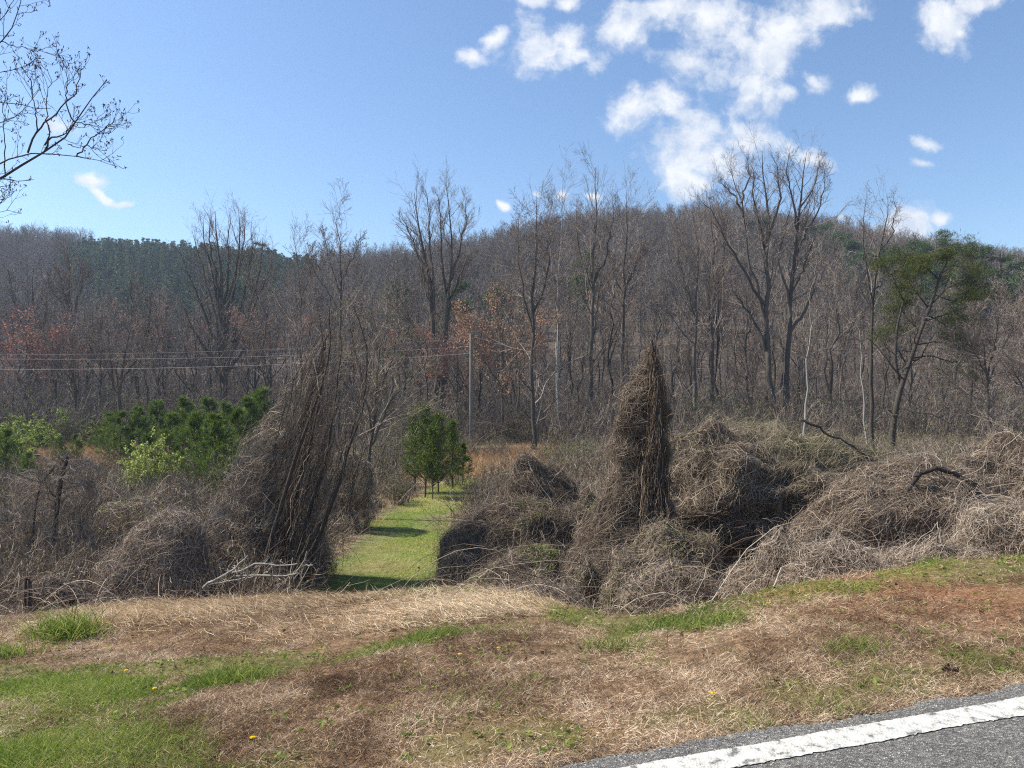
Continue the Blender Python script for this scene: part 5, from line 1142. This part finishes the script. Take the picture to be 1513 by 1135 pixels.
# undergrowth twigs inside the wood
us = []
for i in range(4):
    m = MB(); n = 26; K = 6; p0 = np.c_[rng.normal(size=(n, 2))*0.7, np.full(n, -0.1)]; d = nrm(np.c_[rng.normal(size=(n, 2))*0.35, np.ones(n)]); L = rng.uniform(1.2, 4.0, n)
    u = np.linspace(0, 1, K)[None, :, None]; Q = p0[:, None]+d[:, None]*L[:, None, None]*u+rng.normal(size=(n, K, 3))*0.06*u; R = 0.016*np.linspace(1, 0.5, K)[None]*np.ones((n, 1))
    A, AR = grow(Q, R, 6, 0.2, 1, 0.7, 0.4, 4, 0.05, 0.2, rr=0.8, minr=0.009); B, BR = grow(A, AR, 3, 0.2, 1, 0.7, 0.5, 3, 0, 0.2, rr=0.9, minr=0.008); strands(m, Q, R, 3); strands(m, A, AR, 2); strands(m, B, BR, 2)
    if i == 3:
        k = 260; j = rng.integers(0, len(B), k); leaves(m, at_t(B, j, rng.uniform(0, 1, k)), 0.08, mi=1)
    us.append(unlinked(m, 'under', [FTWIG, LEAFO]))
nU = 2600
y = 57+75*rng.uniform(0, 1, nU)**1.3; x = rng.uniform(-0.8, 0.8, nU)*y; k = ~((np.abs(x+2) < 5)*(y < 60))
P = np.stack([x, y, height(x, y)], -1)[k]; pid = rng.integers(0, 3, k.sum()); pid[(y[k] < 70) & (rng.uniform(0, 1, k.sum()) < 0.35)] = 3
cover('wood_undergrowth', 'twiggy brown undergrowth on the floor of the wood', 'undergrowth', P, pid, rng.uniform(0.5, 1.3, len(P)), us)
# brush in the meadow, off the path
ms = []
for i in range(4):
    m = MB(); n = 40; K = 5; p0 = np.c_[rng.normal(size=(n, 2))*0.45, np.full(n, -0.05)]; d = nrm(np.c_[rng.normal(size=(n, 2))*0.5, np.ones(n)]); L = rng.uniform(0.4, 1.3, n)
    u = np.linspace(0, 1, K)[None, :, None]; Q = p0[:, None]+d[:, None]*L[:, None, None]*u+rng.normal(size=(n, K, 3))*0.05*u; R = 0.006*np.linspace(1, 0.5, K)[None]*np.ones((n, 1))
    A, AR = grow(Q, R, 5, 0.2, 1, 0.8, 0.5, 4, -0.03, 0.2, rr=0.8, minr=0.0035); strands(m, Q, R, 2); strands(m, A, AR, 2)
    if i == 3:
        k = 120; j = rng.integers(0, len(A), k); leaves(m, at_t(A, j, rng.uniform(0, 1, k)), 0.03, mi=1)
    ms.append(unlinked(m, 'mead', [VINE, LEAFO]))
nM = 5200
y = 14.5+46*rng.uniform(0, 1, nM); x = rng.uniform(-0.85, 0.85, nM)*y; 
c = np.interp(y, [12, 17, 25, 31, 36, 41, 48, 60], [-3.2, -3.35, -3.35, -3.3, -3.0, -2.3, -1.0, 1.5])
k = (np.abs(x-c) > 2.1+0.4*nz(N1, x, y, 1))*~((y > 40)*(x < -22)*(y < 60))*~((np.abs(x-c) < 5)*(y > 38))
P = np.stack([x, y, height(x, y)], -1)[k]
cover('meadow_brush', 'knee-high dry brush covering the meadow either side of the grass path', 'brush', P, rng.integers(0, 4, len(P)), rng.uniform(0.6, 1.5, len(P)), ms)
# dry meadow grass
mb = MB()
x1 = rng.uniform(-50, -20, 60000); y1 = rng.uniform(42, 60, 60000); x2 = rng.uniform(-6, 7, 22000); y2 = rng.uniform(38, 57, 22000)
x = np.r_[x1, x2]; y = np.r_[y1, y2]; k = nz(N3, x, y, 0.7) > -0.7; x, y = x[k], y[k]
blades(mb, x, y, 0.55, 0.011, 0.3, 3, droop=0.6); tag(mb.build('broom_sedge', SEDGE), 'orange-tan dry broom sedge in the far meadow', 'dry grass', kind='stuff')
mb = MB(); n = 60000; y = 14+36*rng.uniform(0, 1, n); x = rng.uniform(-0.8, 0.8, n)*y; k = path_mask(x, y) < 0.4; x, y = x[k], y[k]
blades(mb, x, y, 0.3, 0.006*np.clip(y/20, 1, 2), 0.5, 3, droop=1.0, tint=np.clip(0.45+0.2*rng.normal(size=len(x)), 0, 1)); tag(mb.build('meadow_grass', STRAW), 'dull dead grass through the meadow', 'dry grass', kind='stuff')
# pine plantation
ps = []
for i in range(3):
    t, c = conifer_mesh(15, 2.1, 18, 5, 1500, 0.7, None, 0.055, up=0.15, base=0.2, power=1.15, clump=0.25, loose=0.6, stem=0.03)
    m = MB()
    for V, Fc, T in zip(t.V, t.Fc, t.T): m.add(V, Fc-Fc.min(), T, 0)
    o0 = m
    for V, Fc, T in zip(c.V, c.Fc, c.T): m.add(V, Fc-Fc.min(), T, 1)
    ps.append(unlinked(m, 'plant', [FBARK, PINEFAR]))
nP = 5200
y = 140+(350-140)*rng.uniform(0, 1, nP)**0.9; x = rng.uniform(-260, -40, nP)
k = (y > 146+10*nz(N3, x, y, 0.06))*(x < np.interp(y, [140, 350], [-50, -78])+6*nz(N2, x, y, 0.06))*(x > np.interp(y, [140, 350], [-92, -196])+8*nz(N3, x, y, 0.07))
P1 = np.stack([x, y, height(x, y)], -1)[k]
y = rng.uniform(150, 330, 260); x = rng.uniform(-0.5, 0.7, 260)*y
y2 = rng.uniform(130, 300, 340); x2 = rng.uniform(0.5, 0.8, 340)*y2
y3 = rng.uniform(285, 340, 120); x3 = rng.uniform(-0.32, -0.16, 120)*y3
x = np.r_[x, x2, x3]; y = np.r_[y, y2, y3]; s2 = np.clip(rng.uniform(0.4, 0.75, len(x)), 0, 1)
P2 = np.stack([x, y, height(x, y)], -1)
cover('pine_plantation', 'dense blue-green pine wood on the left hill with strays elsewhere', 'pine wood', np.concatenate([P1, P2]), rng.integers(0, 3, len(P1)+len(P2)), np.r_[rng.uniform(0.5, 0.92, len(P1)), s2], ps)

# ============================================================ SKY, SUN, CAMERA, HAZE
SUN_EL = math.radians(47); SUN_AZ = math.radians(-80)      # azimuth measured from +Y, positive towards +X
w = bpy.data.worlds.new('World'); scene.world = w; w.use_nodes = True
nt = w.node_tree; L = nt.links; bg = nt.nodes['Background']
sky = nt.nodes.new('ShaderNodeTexSky'); sky.sky_type = 'NISHITA'; sky.sun_disc = False; sky.sun_elevation = SUN_EL; sky.sun_rotation = SUN_AZ
sky.altitude = 300; sky.air_density = 1.15; sky.dust_density = 0.3; sky.ozone_density = 5.0
tc = nt.nodes.new('ShaderNodeTexCoord'); sp = nt.nodes.new('ShaderNodeSeparateXYZ'); L.new(tc.outputs['Generated'], sp.inputs[0])
def math_(op, a, b=None, c=None, clamp=False):
    m = nt.nodes.new('ShaderNodeMath'); m.operation = op; m.use_clamp = clamp
    for i, v in enumerate((a, b, c)):
        if v is None: continue
        if isinstance(v, (int, float)): m.inputs[i].default_value = v
        else: L.new(v, m.inputs[i])
    return m.outputs[0]
# clouds lie on a far vertical frame of reference in front of the hills: x/y and z/y of the direction
yy = math_('MAXIMUM', sp.outputs[1], 0.05)
U = math_('DIVIDE', sp.outputs[0], yy); Vv = math_('DIVIDE', sp.outputs[2], yy)
cb = nt.nodes.new('ShaderNodeCombineXYZ'); L.new(U, cb.inputs[0]); L.new(Vv, cb.inputs[1])
def noise(vec, s, d, r=0.6):
    n = nt.nodes.new('ShaderNodeTexNoise'); n.inputs['Scale'].default_value = s; n.inputs['Detail'].default_value = d; n.inputs['Roughness'].default_value = r; L.new(vec, n.inputs['Vector']); return n
wn = noise(cb.outputs[0], 9, 5); sb = nt.nodes.new('ShaderNodeVectorMath'); sb.operation = 'SUBTRACT'; L.new(wn.outputs['Color'], sb.inputs[0]); sb.inputs[1].default_value = (0.5, 0.5, 0.5)
sc_ = nt.nodes.new('ShaderNodeVectorMath'); sc_.operation = 'SCALE'; L.new(sb.outputs[0], sc_.inputs[0]); sc_.inputs['Scale'].default_value = 0.045
ad = nt.nodes.new('ShaderNodeVectorMath'); ad.operation = 'ADD'; L.new(cb.outputs[0], ad.inputs[0]); L.new(sc_.outputs[0], ad.inputs[1])
sx = nt.nodes.new('ShaderNodeVectorMath'); sx.operation = 'MULTIPLY'; L.new(ad.outputs[0], sx.inputs[0]); sx.inputs[1].default_value = (1, 1, 0)
BL = [(800, 75, 45, 40, 0), (850, 85, 42, 34, 0), (850, 50, 60, 32, 20), (910, 38, 60, 30, 20), (965, 12, 75, 26, 10), (690, 86, 20, 12, -20), (733, 60, 22, 13, 30),
      (1010, 92, 40, 24, -20), (1060, 105, 60, 30, -20), (1115, 125, 42, 38, 0), (1130, 80, 55, 48, 40), (1165, 45, 62, 44, 20), (1085, 60, 60, 36, 0), (1060, 15, 50, 30, 0), (1210, 15, 65, 26, 10), (1160, 142, 20, 15, 0), (1205, 127, 18, 18, 0),
      (940, 162, 42, 28, 0), (985, 160, 50, 32, -10), (1010, 200, 55, 34, -10), (1050, 235, 62, 36, 10), (1015, 268, 36, 26, -30), (1095, 208, 44, 26, 0), (1080, 240, 40, 30, 0),
      (1385, 45, 36, 38, 30), (1400, 18, 50, 26, 10), (1440, 8, 45, 14, 10), (1366, 216, 20, 12, -20), (1368, 243, 17, 8, 0), (1268, 142, 28, 11, 20),
      (1330, 322, 40, 20, 10), (1300, 332, 66, 13, 0), (1390, 316, 17, 9, 0), (1310, 350, 50, 13, 0), (1245, 320, 26, 10, 0), (1195, 232, 34, 16, -20), (86, 183, 29, 18, -10), (122, 262, 21, 11, 0), (178, 296, 18, 5, 0), (150, 288, 24, 6, -30), (742, 308, 11, 6, -20), (825, 286, 12, 7, 0), (790, 285, 8, 5, 0), (880, 290, 14, 6, 0), (840, 2, 28, 12, 0), (785, -5, 40, 10, 0)]
acc = None
for (cx, cy, a, b_, rt) in BL:
    mp = nt.nodes.new('ShaderNodeMapping'); mp.vector_type = 'TEXTURE'
    mp.inputs['Location'].default_value = ((cx-CX)/F, (CY-cy)/F, 0); mp.inputs['Rotation'].default_value = (0, 0, math.radians(rt)); mp.inputs['Scale'].default_value = (a*1.32/F, b_*1.32/F, 1)
    L.new(sx.outputs[0], mp.inputs[0]); ln = nt.nodes.new('ShaderNodeVectorMath'); ln.operation = 'LENGTH'; L.new(mp.outputs[0], ln.inputs[0])
    acc = ln.outputs['Value'] if acc is None else math_('SMOOTH_MIN', acc, ln.outputs['Value'], 0.25)
fb = noise(sx.outputs[0], 15, 12, 0.62)
dn = math_('MULTIPLY_ADD', math_('SUBTRACT', fb.outputs['Fac'], 0.5), 3.1, math_('SUBTRACT', 1.0, acc))
mr = nt.nodes.new('ShaderNodeMapRange'); mr.interpolation_type = 'SMOOTHSTEP'; mr.inputs['From Min'].default_value = 0.0; mr.inputs['From Max'].default_value = 0.95; L.new(dn, mr.inputs['Value'])
front = math_('GREATER_THAN', sp.outputs[1], 0.06)
al = math_('MULTIPLY', math_('MULTIPLY', mr.outputs[0], 0.93), front)
cc = ramp(nt, [(0.36, (4.1, 4.5, 5.2)), (0.58, (5.8, 5.9, 6.0))])
f2 = noise(sx.outputs[0], 19, 8); L.new(f2.outputs['Fac'], cc.inputs[0])
mx = nt.nodes.new('ShaderNodeMix'); mx.data_type = 'RGBA'; L.new(al, mx.inputs[0]); L.new(sky.outputs[0], mx.inputs[6]); L.new(cc.outputs[0], mx.inputs[7])
L.new(mx.outputs[2], bg.inputs['Color']); bg.inputs['Strength'].default_value = 0.097

sun = bpy.data.lights.new('sun', 'SUN'); sun.energy = 4.8; sun.angle = math.radians(0.5); sun.color = (1.0, 0.945, 0.84)
so = bpy.data.objects.new('sun', sun); COL.objects.link(so)
from mathutils import Vector
sd = Vector((math.sin(SUN_AZ)*math.cos(SUN_EL), math.cos(SUN_AZ)*math.cos(SUN_EL), math.sin(SUN_EL)))
so.rotation_euler = sd.to_track_quat('Z', 'Y').to_euler(); so.location = (-30, 20, 40)
cam = bpy.data.cameras.new('camera'); cam.sensor_width = 36; cam.lens = F/1513*36; cam.clip_end = 5000; cam.clip_start = 0.05
co = bpy.data.objects.new('camera', cam); COL.objects.link(co); co.location = (0, 0, EYE); co.rotation_euler = (PI/2, 0, 0); scene.camera = co
HAZE = 0.00038
if HAZE:
    me = bpy.data.meshes.new('haze'); x0, x1, y0, y1, z0, z1 = -480, 480, -90, 372, -8, 90
    me.from_pydata([(x, y, z) for x in (x0, x1) for y in (y0, y1) for z in (z0, z1)], [], [(0, 1, 3, 2), (4, 6, 7, 5), (0, 4, 5, 1), (2, 3, 7, 6), (0, 2, 6, 4), (1, 5, 7, 3)])
    hz = bpy.data.objects.new('haze', me); COL.objects.link(hz); tag(hz, kind='stuff')
    hm = bpy.data.materials.new('haze_air'); hm.use_nodes = True; n = hm.node_tree; n.nodes.remove(n.nodes['Principled BSDF'])
    pv = n.nodes.new('ShaderNodeVolumePrincipled'); pv.inputs['Color'].default_value = (0.68, 0.80, 1.0, 1); pv.inputs['Density'].default_value = HAZE; pv.inputs['Anisotropy'].default_value = 0.3
    n.links.new(pv.outputs[0], n.nodes['Material Output'].inputs['Volume']); me.materials.append(hm)
    hm.cycles.homogeneous_volume = True
cy = scene.cycles
cy.max_bounces = 6; cy.diffuse_bounces = 3; cy.glossy_bounces = 1; cy.transmission_bounces = 3; cy.volume_bounces = 0; cy.transparent_max_bounces = 4
cy.caustics_reflective = False; cy.caustics_refractive = False
cy.sample_clamp_indirect = 4
cy.use_denoising = False
scene.cycles.pixel_filter_type = 'BLACKMAN_HARRIS'; scene.cycles.filter_width = 1.15
scene.view_settings.view_transform = 'Standard'; scene.view_settings.look = 'None'; scene.view_settings.exposure = 0.88; scene.view_settings.gamma = 1.0
